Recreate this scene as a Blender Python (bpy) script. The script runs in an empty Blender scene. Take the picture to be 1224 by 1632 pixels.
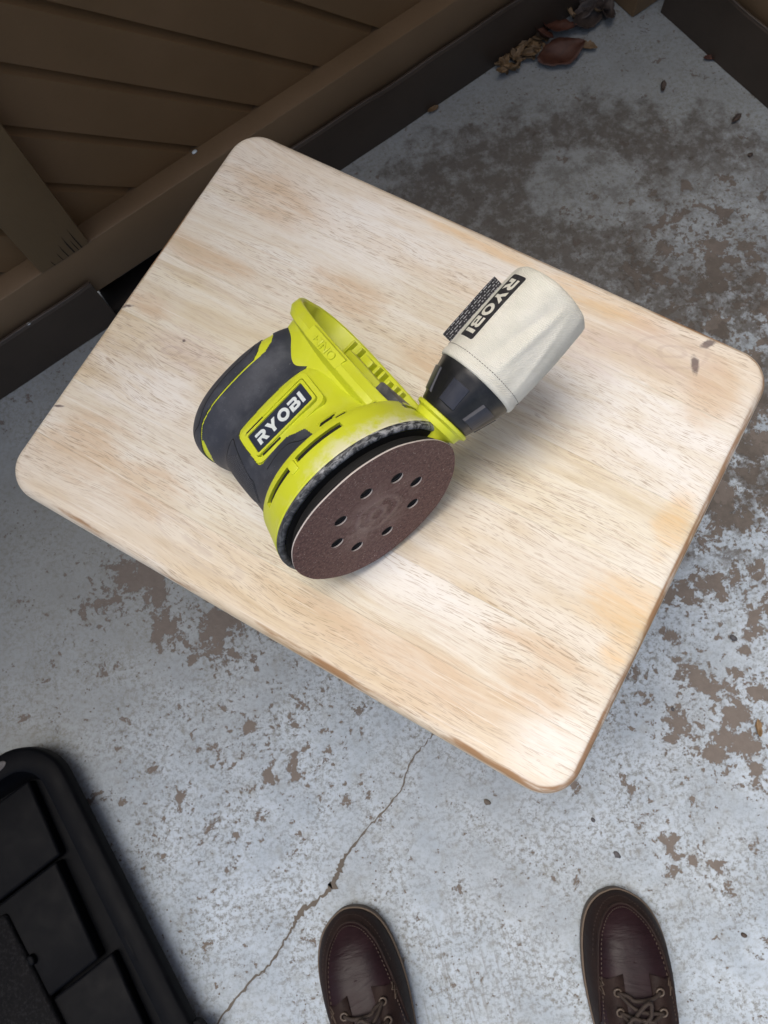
import bpy, bmesh, math, random
import numpy as np
from mathutils import Matrix, Vector
R = math.radians
random.seed(7)
scene = bpy.context.scene
COL = scene.collection

# ------------------------------------------------------------------ camera, sky, sun, exposure
cam = bpy.data.cameras.new('camera'); camo = bpy.data.objects.new('camera', cam); COL.objects.link(camo)
camo.matrix_world = Matrix(((0.972627, 0.232373, 0.0, 0.0),
                            (-0.224856, 0.941162, -0.252299, 0.0),
                            (-0.058628, 0.245393, 0.967649, 0.95),
                            (0, 0, 0, 1)))
cam.sensor_fit = 'VERTICAL'; cam.sensor_height = 24.0; cam.lens = 24.0 * 1180 / 1632
cam.clip_start = 0.02; cam.clip_end = 200
cam.dof.use_dof = True; cam.dof.focus_distance = 0.49; cam.dof.aperture_fstop = 15
scene.camera = camo

SUN_EL, SUN_AZ = 74, 305          # azimuth: direction the light comes from, degrees from +Y clockwise
world = bpy.data.worlds.new('World'); scene.world = world; world.use_nodes = True
wn = world.node_tree.nodes; wl = world.node_tree.links
sky = wn.new('ShaderNodeTexSky'); sky.sky_type = 'NISHITA'; sky.sun_disc = False
sky.sun_elevation = R(SUN_EL); sky.sun_rotation = R(SUN_AZ); sky.air_density = 1.0; sky.dust_density = 6.0; sky.ozone_density = 1.0
wn['Background'].inputs['Strength'].default_value = 0.105
wl.new(sky.outputs[0], wn['Background'].inputs['Color'])
sl = bpy.data.lights.new('sun', 'SUN'); sl.energy = 1.5; sl.angle = R(34); sl.color = (1.0, 0.95, 0.89)
so = bpy.data.objects.new('sun', sl); COL.objects.link(so)
_d = Vector((math.sin(R(SUN_AZ)) * math.cos(R(SUN_EL)), math.cos(R(SUN_AZ)) * math.cos(R(SUN_EL)), math.sin(R(SUN_EL))))
so.rotation_euler = _d.to_track_quat('Z', 'Y').to_euler()
scene.view_settings.view_transform = 'Standard'; scene.view_settings.look = 'None'
scene.view_settings.exposure = 0.55; scene.view_settings.gamma = 1.0; scene.view_settings.use_curve_mapping = False
scene.render.resolution_x = 768; scene.render.resolution_y = 1024

# ------------------------------------------------------------------ node helpers
class NT:
    def __init__(s, name):
        s.m = bpy.data.materials.new(name); s.m.use_nodes = True
        s.t = s.m.node_tree; s.b = s.t.nodes['Principled BSDF']; s._c = None
    def put(s, sock, v):
        if isinstance(v, bpy.types.NodeSocket): s.t.links.new(v, sock)
        elif isinstance(v, (tuple, list)) and sock.type == 'RGBA' and len(v) == 3: sock.default_value = (*v, 1)
        else: sock.default_value = v
    def nd(s, typ, ins=None, out=0, **props):
        n = s.t.nodes.new('ShaderNode' + typ)
        for k, v in props.items(): setattr(n, k, v)
        for k, v in (ins or {}).items(): s.put(n.inputs[k], v)
        return n.outputs[out]
    def obj(s):
        if s._c is None: s._c = s.nd('TexCoord', out='Object')
        return s._c
    def rnd(s): return s.nd('ObjectInfo', out='Random')
    def map(s, v, loc=(0,0,0), rot=(0,0,0), sc=(1,1,1), kind='POINT'):
        return s.nd('Mapping', {'Vector': v, 'Location': loc, 'Rotation': rot, 'Scale': sc}, vector_type=kind)
    def noise(s, v, sc, det=4, rough=.55, dist=0, out=0):
        return s.nd('TexNoise', {'Vector': v, 'Scale': sc, 'Detail': det, 'Roughness': rough, 'Distortion': dist}, out=out)
    def math(s, op, a, b=0.0, c=0.0, clamp=False):
        return s.nd('Math', {0: a, 1: b, 2: c}, operation=op, use_clamp=clamp)
    def ss(s, x, lo, hi, a=0.0, b=1.0):
        return s.nd('MapRange', {'Value': x, 'From Min': lo, 'From Max': hi, 'To Min': a, 'To Max': b}, interpolation_type='SMOOTHSTEP', clamp=True)
    def mix(s, f, a, b, mode='MIX'):
        n = s.t.nodes.new('ShaderNodeMix'); n.data_type = 'RGBA'; n.blend_type = mode; n.clamp_factor = True
        s.put(n.inputs[0], f); s.put(n.inputs[6], a); s.put(n.inputs[7], b); return n.outputs[2]
    def ramp(s, f, stops):
        n = s.t.nodes.new('ShaderNodeValToRGB'); s.put(n.inputs[0], f); e = n.color_ramp.elements
        while len(e) < len(stops): e.new(0.5)
        for i, (p, c) in enumerate(stops): e[i].position = p; e[i].color = (*c, 1)
        return n.outputs[0]
    def blob(s, v, x, y, rx, ry, rot=0, wob=None, lo=1.0, hi=0.3):
        m = s.map(v, (x, y, 0), (0, 0, R(rot)), (rx, ry, 1e3), 'TEXTURE')
        l = s.nd('VectorMath', {0: m}, out='Value', operation='LENGTH')
        if wob is not None: l = s.math('ADD', l, wob)
        return s.ss(l, lo, hi)
    def bump(s, h, strength=.3, dist=.001, normal=None):
        ins = {'Height': h, 'Strength': strength, 'Distance': dist}
        if normal is not None: ins['Normal'] = normal
        return s.nd('Bump', ins)
    def done(s, **kw):
        for k, v in kw.items():
            s.put(s.b.inputs[{'color': 'Base Color', 'rough': 'Roughness', 'normal': 'Normal', 'spec': 'Specular IOR Level', 'metal': 'Metallic', 'sheen': 'Sheen Weight', 'coat': 'Coat Weight', 'sss': 'Subsurface Weight'}[k]], v)
        return s.m

MAT = {}
# ---- floor: worn blue-grey painted concrete
def mat_floor():
    t = NT('worn_painted_concrete'); P = t.obj()
    wob = t.math('MULTIPLY_ADD', t.noise(P, 9, 6, .62), 1.5, -0.75)
    wobf = t.math('MULTIPLY_ADD', t.noise(P, 26, 8, .68), 1.6, -0.8)
    coast = t.noise(P, 27, 10, .70, .25)
    wear = None
    for a in ((-.325,.245,.11,.06,20,.17), (-.26,.15,.12,.06,-35,.15), (-.245,-.0,.10,.09,0,.075), (.45,.24,.17,.22,0,.165),
              (.335,-.09,.11,.13,15,.125), (.25,-.22,.08,.09,0,.07), (.36,.08,.08,.12,0,.10), (.52,.47,.20,.20,0,.12),
              (.60,.58,.10,.14,0,.05), (-.21,-.02,.16,.10,30,.07), (.42,.02,.10,.12,0,.10), (.62,-.25,.3,.2,0,.10), (-.9,.2,.3,.2,0,.1)):
        m = t.math('MULTIPLY', t.blob(P, a[0], a[1], a[2], a[3], a[4], wob, 1.35, .1), a[5])
        wear = m if wear is None else t.math('MAXIMUM', wear, m)
    v = t.math('ADD', coast, wear)
    bare = t.ss(v, .622, .636)
    v2 = t.math('MULTIPLY_ADD', wear, .75, t.noise(P, 85, 7, .66, .2))
    bare = t.math('MAXIMUM', bare, t.ss(v2, .640, .656))
    # big damp dirty stain behind the table with a cleaner island inside
    st = t.blob(P, .37, .60, .33, .205, -8, wobf, 1.15, .80)
    st2 = t.blob(P, .12, .55, .24, .18, 0, wobf, 1.1, .6)
    st3 = t.blob(P, .44, .36, .19, .28, 0, wobf, 1.2, .7)
    isl = t.blob(P, .400, .655, .075, .058, -30, wobf, 1.30, 1.0)
    isl2 = t.blob(P, .555, .56, .11, .085, 0, wobf, 1.3, .6)
    stain = t.math('MAXIMUM', t.math('MAXIMUM', st, st2), t.math('MULTIPLY', st3, t.ss(t.noise(P, 24, 9, .70, .2), .455, .505)))
    stain = t.math('MULTIPLY', stain, t.math('SUBTRACT', 1.0, t.math('MULTIPLY', t.math('MAXIMUM', isl, isl2), t.ss(t.noise(P, 34, 8, .75), .40, .56, .35, .95))))
    stain = t.math('MULTIPLY', stain, t.ss(t.noise(P, 45, 9, .78), .36, .54, .30, 1.0))
    # colours
    mot = t.noise(P, 14, 6, .6); fine = t.noise(P, 170, 8, .80); med = t.noise(P, 48, 6, .7)
    paint = t.mix(t.ss(mot, .3, .7), (.36,.43,.505), (.50,.585,.675))
    paint = t.mix(t.ss(med, .50, .72, 0, .55), paint, (.27,.285,.27))
    paint = t.mix(t.math('MULTIPLY', t.ss(fine, .46, .585, 0, .86), t.ss(t.noise(P, 13, 6, .65), .34, .60, .30, 1.0)), paint, (.185,.19,.18))
    big = t.noise(P, 2.3, 4, .6)
    paint = t.mix(t.ss(big, .42, .68, 0, .30), paint, (.26,.27,.26))
    # greener film towards the gate, darkened to paint in the light falloff there
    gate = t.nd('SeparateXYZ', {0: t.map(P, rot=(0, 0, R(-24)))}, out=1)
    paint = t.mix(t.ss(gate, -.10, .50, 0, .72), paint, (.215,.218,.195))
    spk = t.nd('TexVoronoi', {'Vector': P, 'Scale': 150.0, 'Randomness': 1.0}, out=0)
    paint = t.mix(t.math('MULTIPLY', t.ss(spk, .20, .12), t.ss(t.noise(P, 30, 4, .6), .48, .62)), paint, (.13,.115,.10))
    brown = t.mix(t.noise(P, 90, 5, .7), (.13,.113,.102), (.205,.18,.16))
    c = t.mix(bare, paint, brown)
    dirt = t.mix(t.noise(P, 60, 6, .7), (.054,.047,.040), (.135,.119,.104))
    c = t.mix(t.math('MULTIPLY', stain, .86), c, dirt)
    # faint diagonal brush/scrape marks near the shoes
    scr = t.noise(t.map(P, rot=(0, 0, R(32)), sc=(190, 14, 1)), 1.0, 4, .6)
    scm = t.blob(P, -.03, -.31, .13, .09, 0, wob, 1.2, .2)
    c = t.mix(t.math('MULTIPLY', t.ss(scr, .54, .64, 0, .40), scm), c, (.17,.155,.13))
    h = t.math('MULTIPLY_ADD', bare, -1.0, t.math('MULTIPLY', fine, .9))
    h = t.math('MULTIPLY_ADD', spk, .3, h)
    n = t.bump(h, .55, .0012)
    rough = t.ss(stain, 0, 1, .78, .55)
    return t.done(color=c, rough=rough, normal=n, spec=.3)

def mat_wood():
    t = NT('sanded_rubberwood'); P = t.obj(); r = t.rnd()
    seed = t.nd('CombineXYZ', {0: t.math('MULTIPLY', r, 7.0), 1: t.math('MULTIPLY', r, 3.0), 2: t.math('MULTIPLY', r, 11.0)})
    Q = t.nd('VectorMath', {0: P, 1: seed}, operation='ADD')
    # cathedral warp of the grain
    w = t.noise(t.map(Q, sc=(5, 14, 1)), 1.0, 3, .5)
    warp = t.nd('CombineXYZ', {1: t.math('MULTIPLY_ADD', w, .030, -.015)})
    G = t.nd('VectorMath', {0: Q, 1: warp}, operation='ADD')
    g1 = t.noise(t.map(G, sc=(5, 85, 5)), 1.0, 5, .6)
    g2 = t.noise(t.map(G, sc=(8, 430, 16)), 1.0, 4, .65)
    pore = t.noise(t.map(G, sc=(100, 1750, 60)), 1.0, 2, .5)
    pmask = t.noise(t.map(G, sc=(6, 30, 6)), 1.0, 3, .6)
    wide = t.noise(t.map(Q, sc=(5, 17, 5)), 1.0, 4, .6)
    base = t.ramp(g1, [(.26, (.62,.53,.375)), (.42, (.72,.645,.51)), (.56, (.785,.735,.625)), (.72, (.835,.81,.745))])
    tint = t.nd('ObjectInfo', out='Color')
    base = t.mix(1.0, base, tint, 'MULTIPLY')
    dust = t.ss(wide, .40, .62)
    base = t.mix(t.math('MULTIPLY', dust, .55), base, (.85,.835,.785))
    base = t.mix(t.ss(g2, .50, .68, 0, .34), base, (.56,.43,.31))
    wob = t.math('MULTIPLY_ADD', t.noise(t.map(P, sc=(1, 2.2, 1)), 28, 6, .65), 1.7, -.85)
    pbrk = t.ss(t.noise(t.map(G, sc=(14, 120, 14)), 1.0, 5, .65), .34, .62, .35, 1.0)
    def patch(x, y, rx, ry, col, k, rot=0):
        nonlocal base
        base = t.mix(t.math('MULTIPLY', t.math('MULTIPLY', t.blob(P, x, y, rx, ry, rot, wob, 1.35, .45), k), pbrk), base, col)
    for a in ((-.111,.123,.075,.032), (.195,.085,.060,.040), (-.176,-.065,.05,.03), (.215,-.150,.03,.022), (.075,-.095,.06,.012),
              (-.03,.15,.12,.02), (.11,.10,.06,.03)):
        patch(*a, (.87,.855,.815), .80)
    for a in ((-.198,.055,.045,.012), (-.175,.128,.045,.022), (-.195,-.125,.035,.028), (-.13,-.132,.035,.020), (.125,-.148,.06,.022),
              (.186,-.122,.03,.014), (-.08,.080,.035,.018), (.04,-.150,.05,.014), (.013,.06,.03,.02), (.185,-.095,.045,.010), (.205,.135,.020,.026), (-.215,-.004,.022,.010)):
        patch(*a, (.66,.50,.335), .75)
    for a in ((.222,.028,.012,.024), (.215,-.040,.028,.022), (.226,-.07,.012,.013), (-.0,.168,.06,.006), (.10,.163,.05,.012)):
        patch(*a, (.76,.52,.25), .62)
    for a in ((.155,.148,.045,.022), (.10,.125,.04,.02), (-.165,-.02,.03,.018)):
        patch(*a, (.66,.54,.49), .45)
    # pores
    pk = t.math('MULTIPLY', t.ss(pore, .555, .635), t.ss(pmask, .36, .62, .18, .66))
    base = t.mix(pk, base, (.38,.28,.19))
    # knots and dark marks
    wk = t.math('MULTIPLY_ADD', t.noise(P, 160, 5, .7), 1.4, -.7)
    for x, y, rx, ry, rot in ((.187,.171,.0075,.0035,50), (.185,.150,.0035,.0090,25), (-.232,-.012,.0065,.0016,25), (-.173,-.016,.0016,.0016,0), (-.232,-.110,.006,.0014,20)):
        base = t.mix(t.math('MULTIPLY', t.blob(P, x, y, rx, ry, rot, wk, 1.1, .5), .80), base, (.10,.07,.075))
    # ring figure round the knot by the left edge
    for x, y, rx, ry, rot in ((-.178,-.028,.030,.013,25), (-.075,-.150,.042,.011,-6), (.165,.152,.030,.016,20)):
        m = t.map(P, (x, y, 0), (0, 0, R(rot)), (rx, ry, 1e3), 'TEXTURE')
        l = t.math('ADD', t.nd('VectorMath', {0: m}, out='Value', operation='LENGTH'), t.math('MULTIPLY', t.noise(P, 25, 3, .5), .8))
        ring = t.math('MULTIPLY', t.ss(t.math('SINE', t.math('MULTIPLY', l, 11.0)), .45, 1.0), t.ss(l, 1.9, .9))
        base = t.mix(t.math('MULTIPLY', ring, .22), base, (.42,.31,.27))
    # scratches
    for rot, sc, th in ((58, 1.0, .71), (-70, 1.3, .72), (95, 1.6, .735)):
        q = t.noise(t.map(P, rot=(0, 0, R(rot)), sc=(11 * sc, 520 * sc, 1)), 1.0, 1, .4)
        base = t.mix(t.ss(q, th, th + .03, 0, .35), base, (.90,.86,.80))
    # varnish left on the rounded edge
    z = t.nd('SeparateXYZ', {0: P}, out=2)
    vn = t.math('ADD', t.noise(t.map(P, sc=(11, 11, 60)), 1.0, 5, .6), t.math('MULTIPLY', t.nd('SeparateXYZ', {0: P}, out=0), .28))
    edge = t.math('MULTIPLY', t.math('MULTIPLY', t.ss(z, .4238, .4226), t.ss(z, .4150, .4185)), t.ss(vn, .46, .60))
    base = t.mix(t.math('MULTIPLY', edge, .88), base, (.34,.175,.07))
    nrm = t.bump(t.math('SUBTRACT', g2, t.math('MULTIPLY', pk, .8)), .22, .0006)
    return t.done(color=base, rough=t.ss(g1, .2, .8, .55, .72), normal=nrm, spec=.28)

def mat_paint(name, c1, c2, rough=.45, grain=(1,1,1), bump=.12, spec=.4, sc=60):
    t = NT(name); P = t.obj()
    n1 = t.noise(t.map(P, sc=grain), sc, 5, .6); n2 = t.noise(P, 7, 5, .6)
    c = t.mix(t.ss(n2, .3, .7), c1, c2)
    c = t.mix(t.ss(n1, .55, .75, 0, .25), c, tuple(x * .55 for x in c1))
    return t.done(color=c, rough=t.ss(n2, .3, .7, rough - .06, rough + .08), normal=t.bump(n1, bump, .0008), spec=spec)

def mat_plastic(name, col, rough=.42, bump=.06, dust=0.0, dcol=(.75,.73,.66), dsc=60, spec=.45, fine=1400):
    t = NT(name); P = t.obj()
    n = t.noise(P, fine, 3, .6); l = t.noise(P, 40, 4, .6)
    c = t.mix(t.ss(l, .35, .7, 0, .14), col, tuple(min(1, x * 1.35 + .01) for x in col))
    ro = t.ss(l, .3, .7, rough - .05, rough + .08)
    if dust:
        d = t.math('MULTIPLY', t.ss(t.noise(P, dsc, 7, .7), .46, .68), dust)
        d2 = t.math('MULTIPLY', t.ss(t.noise(P, 700, 3, .6), .60, .70), dust * .55)
        d = t.math('MAXIMUM', d, d2)
        c = t.mix(d, c, dcol); ro = t.math('MAXIMUM', ro, t.math('MULTIPLY', d, .9))
    return t.done(color=c, rough=ro, normal=t.bump(n, bump, .0003), spec=spec)

LIME = (.63, .69, .035)
def mat_lime_dusty():
    t = NT('dusty_lime_plastic'); P = t.obj()
    X = t.nd('SeparateXYZ', {0: P}, out=0); Z = t.nd('SeparateXYZ', {0: P}, out=2)
    n = t.noise(P, 90, 7, .7); f = t.noise(P, 900, 3, .6)
    near = t.math('MULTIPLY', t.ss(Z, .032, .012), t.ss(X, -.030, .030, .25, 1.0))
    d = t.math('MULTIPLY', t.ss(t.math('ADD', n, t.math('MULTIPLY', near, .22)), .50, .78), .85)
    d = t.math('MULTIPLY', d, near)
    c = t.mix(d, LIME, (.80,.78,.62))
    c = t.mix(t.math('MULTIPLY', t.ss(f, .62, .72, 0, .25), near), c, (.85,.83,.75))
    return t.done(color=c, rough=t.math('MULTIPLY_ADD', d, .35, .40), normal=t.bump(f, .05, .0003), spec=.45)

def mat_bumper():
    t = NT('dusty_black_rubber'); P = t.obj()
    X = t.nd('SeparateXYZ', {0: P}, out=0); Y = t.nd('SeparateXYZ', {0: P}, out=1); Z = t.nd('SeparateXYZ', {0: P}, out=2)
    th = t.math('MULTIPLY', t.math('ARCTAN2', X, t.math('MULTIPLY', Y, -1.0)), .066)
    Q = t.nd('CombineXYZ', {0: th, 1: t.math('MULTIPLY', Z, 3.0)})
    n = t.noise(Q, 170, 7, .70, .8); a = t.math('MULTIPLY_ADD', th, 2.4, t.noise(Q, 38, 5, .65))
    d = t.math('MULTIPLY', t.ss(n, .42, .62), t.ss(a, .40, .64, .22, .95))
    return t.done(color=t.mix(d, (.024,.026,.031), (.46,.48,.49)), rough=.62, normal=t.bump(n, .25, .0006))

def mat_abrasive():
    t = NT('maroon_abrasive'); P = t.obj()
    l = t.nd('VectorMath', {0: t.map(P, sc=(1, 1, 0))}, out='Value', operation='LENGTH')
    f = t.noise(P, 2200, 2, .7); n = t.noise(P, 45, 6, .65, .8)
    f5 = t.noise(P, 420, 6, .8)
    c = t.mix(t.ss(f5, .40, .62), (.085,.036,.036), (.19,.098,.092))
    c = t.mix(t.math('MULTIPLY', t.ss(n, .40, .62), t.ss(l, .044, .010, 0, .75)), c, (.30,.21,.185))
    swc = t.math('MULTIPLY', t.ss(t.math('SINE', t.math('MULTIPLY_ADD', n, 9.0, t.math('MULTIPLY', l, 620.0))), .1, .9), t.ss(l, .027, .012, 0, .45))
    c = t.mix(swc, c, (.33,.24,.215))
    c = t.mix(t.ss(t.noise(P, 14, 4, .6), .45, .7, 0, .3), c, (.17,.095,.085))
    c = t.mix(t.ss(t.noise(P, 800, 2, .5), .66, .72, 0, .8), c, (.55,.48,.44))
    sw = t.math('MULTIPLY', t.ss(l, .026, .008), t.math('MULTIPLY_ADD', t.math('SINE', t.math('MULTIPLY_ADD', n, 9.0, t.math('MULTIPLY', l, 620.0))), .25, n))
    nb = t.bump(f, .5, .0003); nb = t.bump(sw, .7, .0035, nb)
    return t.done(color=c, rough=.6, normal=nb, spec=.35)

def mat_grip():
    t = NT('charcoal_overmould'); P = t.obj()
    f = t.noise(P, 1500, 2, .6); n = t.noise(P, 55, 6, .7)
    c = t.mix(t.ss(n, .45, .68, 0, .42), (.040,.046,.062), (.115,.125,.145))
    c = t.mix(t.ss(t.noise(P, 650, 3, .6), .66, .74, 0, .35), c, (.32,.33,.34))
    return t.done(color=c, rough=t.ss(n, .3, .7, .48, .64), normal=t.bump(f, .25, .0003), spec=.4)

def mat_knurl():
    t = NT('charcoal_knurled'); P = t.obj()
    v = t.nd('TexVoronoi', {'Vector': t.map(P, rot=(0, R(20), 0)), 'Scale': 900.0, 'Randomness': .25}, out=0)
    return t.done(color=t.mix(t.ss(v, .2, .6), (.075,.082,.10), (.030,.034,.046)), rough=.6, normal=t.bump(v, .9, .0007))

def mat_canvas():
    t = NT('cream_twill'); P = t.obj()
    w = t.nd('TexWave', {'Vector': t.map(P, rot=(R(0), R(0), R(35))), 'Scale': 330.0, 'Distortion': .6, 'Detail': 2.0}, out=1, wave_type='BANDS', bands_direction='X')
    n = t.noise(P, 45, 5, .6); f = t.noise(P, 1200, 2, .6)
    c = t.mix(t.ss(n, .35, .7), (.72,.715,.625), (.80,.795,.71))
    c = t.mix(t.ss(f, .4, .7, 0, .12), c, (.55,.55,.47))
    h = t.math('MULTIPLY_ADD', f, .4, w)
    return t.done(color=c, rough=.9, normal=t.bump(h, .42, .0005), spec=.15, sheen=.2)

def mat_tag():
    t = NT('printed_care_tag'); P = t.obj()
    b = t.nd('TexBrick', {'Vector': t.map(P, rot=(0, 0, 0), sc=(1, 1, 1)), 'Color1': (1, 1, 1), 'Color2': (1, 1, 1), 'Mortar': (0, 0, 0), 'Scale': 1.0, 'Brick Width': .0042, 'Row Height': .00150, 'Mortar Size': .00050, 'Mortar Smooth': .1, 'Bias': 0.0}, offset=.37)
    n = t.noise(P, 900, 2, .5)
    k = t.math('MULTIPLY', t.nd('RGBToBW', {0: b}), t.ss(n, .42, .56))
    y = t.nd('SeparateXYZ', {0: P}, out=0)
    return t.done(color=t.mix(t.math('MULTIPLY', k, .60), (.014,.014,.018), (.62,.62,.64)), rough=.7)

def mat_leather(name, c1, c2, rough, nsc=260, bump=.3):
    t = NT(name); P = t.obj()
    n = t.noise(P, nsc, 6, .7); l = t.noise(P, 22, 5, .6)
    c = t.mix(t.ss(l, .3, .7), c1, c2)
    c = t.mix(t.ss(n, .58, .72, 0, .35), c, tuple(x * 2.0 for x in c2))
    cr = t.noise(t.map(P, sc=(12, 60, 12)), 1.0, 4, .6, .5)
    nb = t.bump(n, bump, .0006); nb = t.bump(cr, .30, .006, nb)
    return t.done(color=c, rough=t.ss(l, .3, .7, rough, rough + .12), normal=nb, spec=.18)

def mat_leaf(name, c1, c2):
    t = NT(name); P = t.obj()
    r = t.rnd(); n = t.noise(P, 120, 5, .65)
    c = t.mix(t.ss(n, .3, .7), c1, c2)
    c = t.mix(t.math('MULTIPLY', r, .45), c, tuple(x * .45 for x in c1))
    vein = t.nd('TexWave', {'Vector': t.map(P, rot=(0, 0, R(50))), 'Scale': 120.0, 'Distortion': 2.0}, out=1)
    return t.done(color=c, rough=.55, normal=t.bump(t.math('MULTIPLY_ADD', vein, .5, n), .4, .0006), spec=.4)

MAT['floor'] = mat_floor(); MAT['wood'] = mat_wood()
MAT['brown'] = mat_paint('brown_fence_paint', (.178,.108,.050), (.204,.124,.059), .50, (2, 2, 14), .10)
MAT['rail'] = mat_paint('brown_rail_paint', (.175,.116,.063), (.200,.134,.075), .45, (4, 4, 30), .08)
MAT['stile'] = mat_paint('brown_stile_paint', (.160,.104,.048), (.188,.124,.060), .46, (40, 40, 3), .22, sc=20)
MAT['back'] = mat_paint('dark_fence_back', (.012,.009,.006), (.018,.013,.009), .8)
MAT['kick'] = mat_paint('dark_kick_metal', (.044,.031,.022), (.064,.047,.034), .45, (1, 1, 1), .10, .45, 35)
MAT['kicklip'] = mat_paint('kick_lip_metal', (.075,.060,.050), (.10,.083,.070), .4)
MAT['bar'] = mat_paint('grey_steel_bar', (.07,.068,.07), (.10,.097,.10), .45)
MAT['lime'] = mat_plastic('lime_plastic', LIME, .40, .05, 0.06)
MAT['limed'] = mat_lime_dusty()
MAT['grip'] = mat_grip(); MAT['knurl'] = mat_knurl()
MAT['seam'] = mat_plastic('seam_shadow_rubber', (.010,.011,.015), .6)
MAT['black'] = mat_plastic('black_plastic', (.010,.011,.013), .36, .08, .035, (.45,.44,.42), 45)
MAT['void'] = mat_plastic('black_interior', (.006,.006,.006), .8)
MAT['dkgrey'] = mat_plastic('dark_grey_plastic', (.055,.058,.065), .5, .1, .12)
MAT['panel'] = mat_plastic('navy_black_plastic', (.026,.030,.044), .34, .05, .03, (.4,.4,.4), 50)
MAT['plate'] = mat_plastic('navy_badge', (.030,.038,.062), .33, .03, 0)
MAT['white'] = mat_plastic('white_lettering', (.72,.80,.80), .45, .02, 0)
MAT['inkblack'] = mat_plastic('black_print', (.020,.020,.023), .75, .1, .10, (.3,.3,.28), 300)
MAT['bumper'] = mat_bumper(); MAT['abrasive'] = mat_abrasive()
MAT['paper'] = mat_plastic('disc_paper_edge', (.55,.50,.47), .8, .05, 0)
MAT['canvas'] = mat_canvas(); MAT['tag'] = mat_tag()
MAT['bin'] = mat_plastic('matte_black_bin', (.0036,.0042,.0058), .48, .12, .004, (.30,.30,.31), 55, .05, 600)
MAT['bindusty'] = mat_plastic('dusty_black_bin', (.0036,.004,.0052), .58, .25, .06, (.16,.16,.18), 300, .05, 500)
MAT['vamp'] = mat_leather('smooth_oxblood_leather', (.013,.0065,.009), (.022,.010,.0135), .42, 420, .12)
MAT['suede'] = mat_leather('dark_brown_suede', (.013,.0072,.0068), (.022,.013,.0115), .62, 300, .35)
MAT['sole'] = mat_paint('tan_crepe_sole', (.095,.072,.055), (.13,.10,.077), .75)
MAT['thread'] = mat_paint('tan_thread', (.050,.037,.030), (.075,.055,.043), .8)
MAT['lace'] = mat_paint('dark_brown_lace', (.020,.014,.012), (.033,.024,.020), .7, sc=400)
MAT['eyelet'] = mat_paint('dark_brass_eyelet', (.06,.045,.035), (.09,.07,.055), .35)
MAT['leaf_red'] = mat_leaf('dry_leaf_red_brown', (.065,.024,.015), (.115,.046,.028))
MAT['leaf_tan'] = mat_leaf('dry_leaf_tan', (.15,.095,.045), (.25,.165,.085))
MAT['leaf_dark'] = mat_leaf('dry_leaf_dark', (.055,.042,.035), (.10,.078,.066))
MAT['stone'] = mat_paint('dark_pebble', (.06,.06,.066), (.11,.11,.12), .7)
MAT['crackm'] = mat_paint('crack_dirt', (.105,.092,.078), (.16,.14,.12), .9, sc=200)
MAT['legwood'] = mat_paint('brown_leg_wood', (.30,.17,.08), (.38,.23,.12), .5, (30, 30, 3))

# ------------------------------------------------------------------ mesh helpers
def link(o, parent=None):
    COL.objects.link(o)
    if parent is not None: o.parent = parent
    return o
def mesh(name, verts, faces, mat, parent=None, smooth=False):
    me = bpy.data.meshes.new(name); me.from_pydata([tuple(map(float, v)) for v in verts], [], faces); me.update()
    if mat: me.materials.append(MAT[mat])
    if smooth: me.polygons.foreach_set('use_smooth', [True] * len(me.polygons))
    return link(bpy.data.objects.new(name, me), parent)
def from_bm(name, bm, mat, parent=None, smooth=False, recalc=True):
    if recalc: bmesh.ops.recalc_face_normals(bm, faces=bm.faces[:])
    me = bpy.data.meshes.new(name); bm.to_mesh(me); bm.free()
    me.materials.append(MAT[mat])
    if smooth is True: me.polygons.foreach_set('use_smooth', [True] * len(me.polygons))
    elif smooth:
        me.polygons.foreach_set('use_smooth', [True] * len(me.polygons)); me.set_sharp_from_angle(angle=R(smooth))
    return link(bpy.data.objects.new(name, me), parent)
def tag(o, label=None, cat=None, group=None, kind=None):
    if label: o['label'] = label
    if cat: o['category'] = cat
    if group: o['group'] = group
    if kind: o['kind'] = kind
    return o
def empty(name, mat=None):
    o = bpy.data.objects.new(name, None); o.empty_display_size = .02; COL.objects.link(o)
    if mat is not None: o.matrix_world = mat
    return o
def bm_box(bm, lo, hi, M=None, bevel=0.0, seg=2):
    r = bmesh.ops.create_cube(bm, size=1.0)
    vs = r['verts']
    for v in vs:
        v.co = Vector([lo[i] + (v.co[i] + .5) * (hi[i] - lo[i]) for i in range(3)])
    if bevel:
        es = list({e for v in vs for e in v.link_edges})
        b = bmesh.ops.bevel(bm, geom=es, offset=bevel, segments=seg, affect='EDGES', profile=.5)
        vs = list({v for f in b['faces'] for v in f.verts} | {v for v in vs if v.is_valid})
    if M is not None: bmesh.ops.transform(bm, matrix=M, verts=vs)
def box(name, lo, hi, mat, parent=None, bevel=0.002, M=None, seg=2):
    bm = bmesh.new(); bm_box(bm, lo, hi, M, bevel, seg)
    return from_bm(name, bm, mat, parent, 40)
def crom(P, n, closed=False):
    P = np.array(P, float); k = len(P)
    if closed: Q = np.vstack([P[-1], P, P[0], P[1]]); segs = k
    else: Q = np.vstack([2 * P[0] - P[1], P, 2 * P[-1] - P[-2]]); segs = k - 1
    out = []
    for u in (np.arange(n) / n * segs if closed else np.linspace(0, segs, n)):
        i = min(int(u), segs - 1); t = u - i; a, b, c, d = Q[i:i + 4]
        out.append(.5 * ((2 * b) + (c - a) * t + (2 * a - 5 * b + 4 * c - d) * t * t + (3 * b - a - 3 * c + d) * t ** 3))
    return np.array(out)
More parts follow.
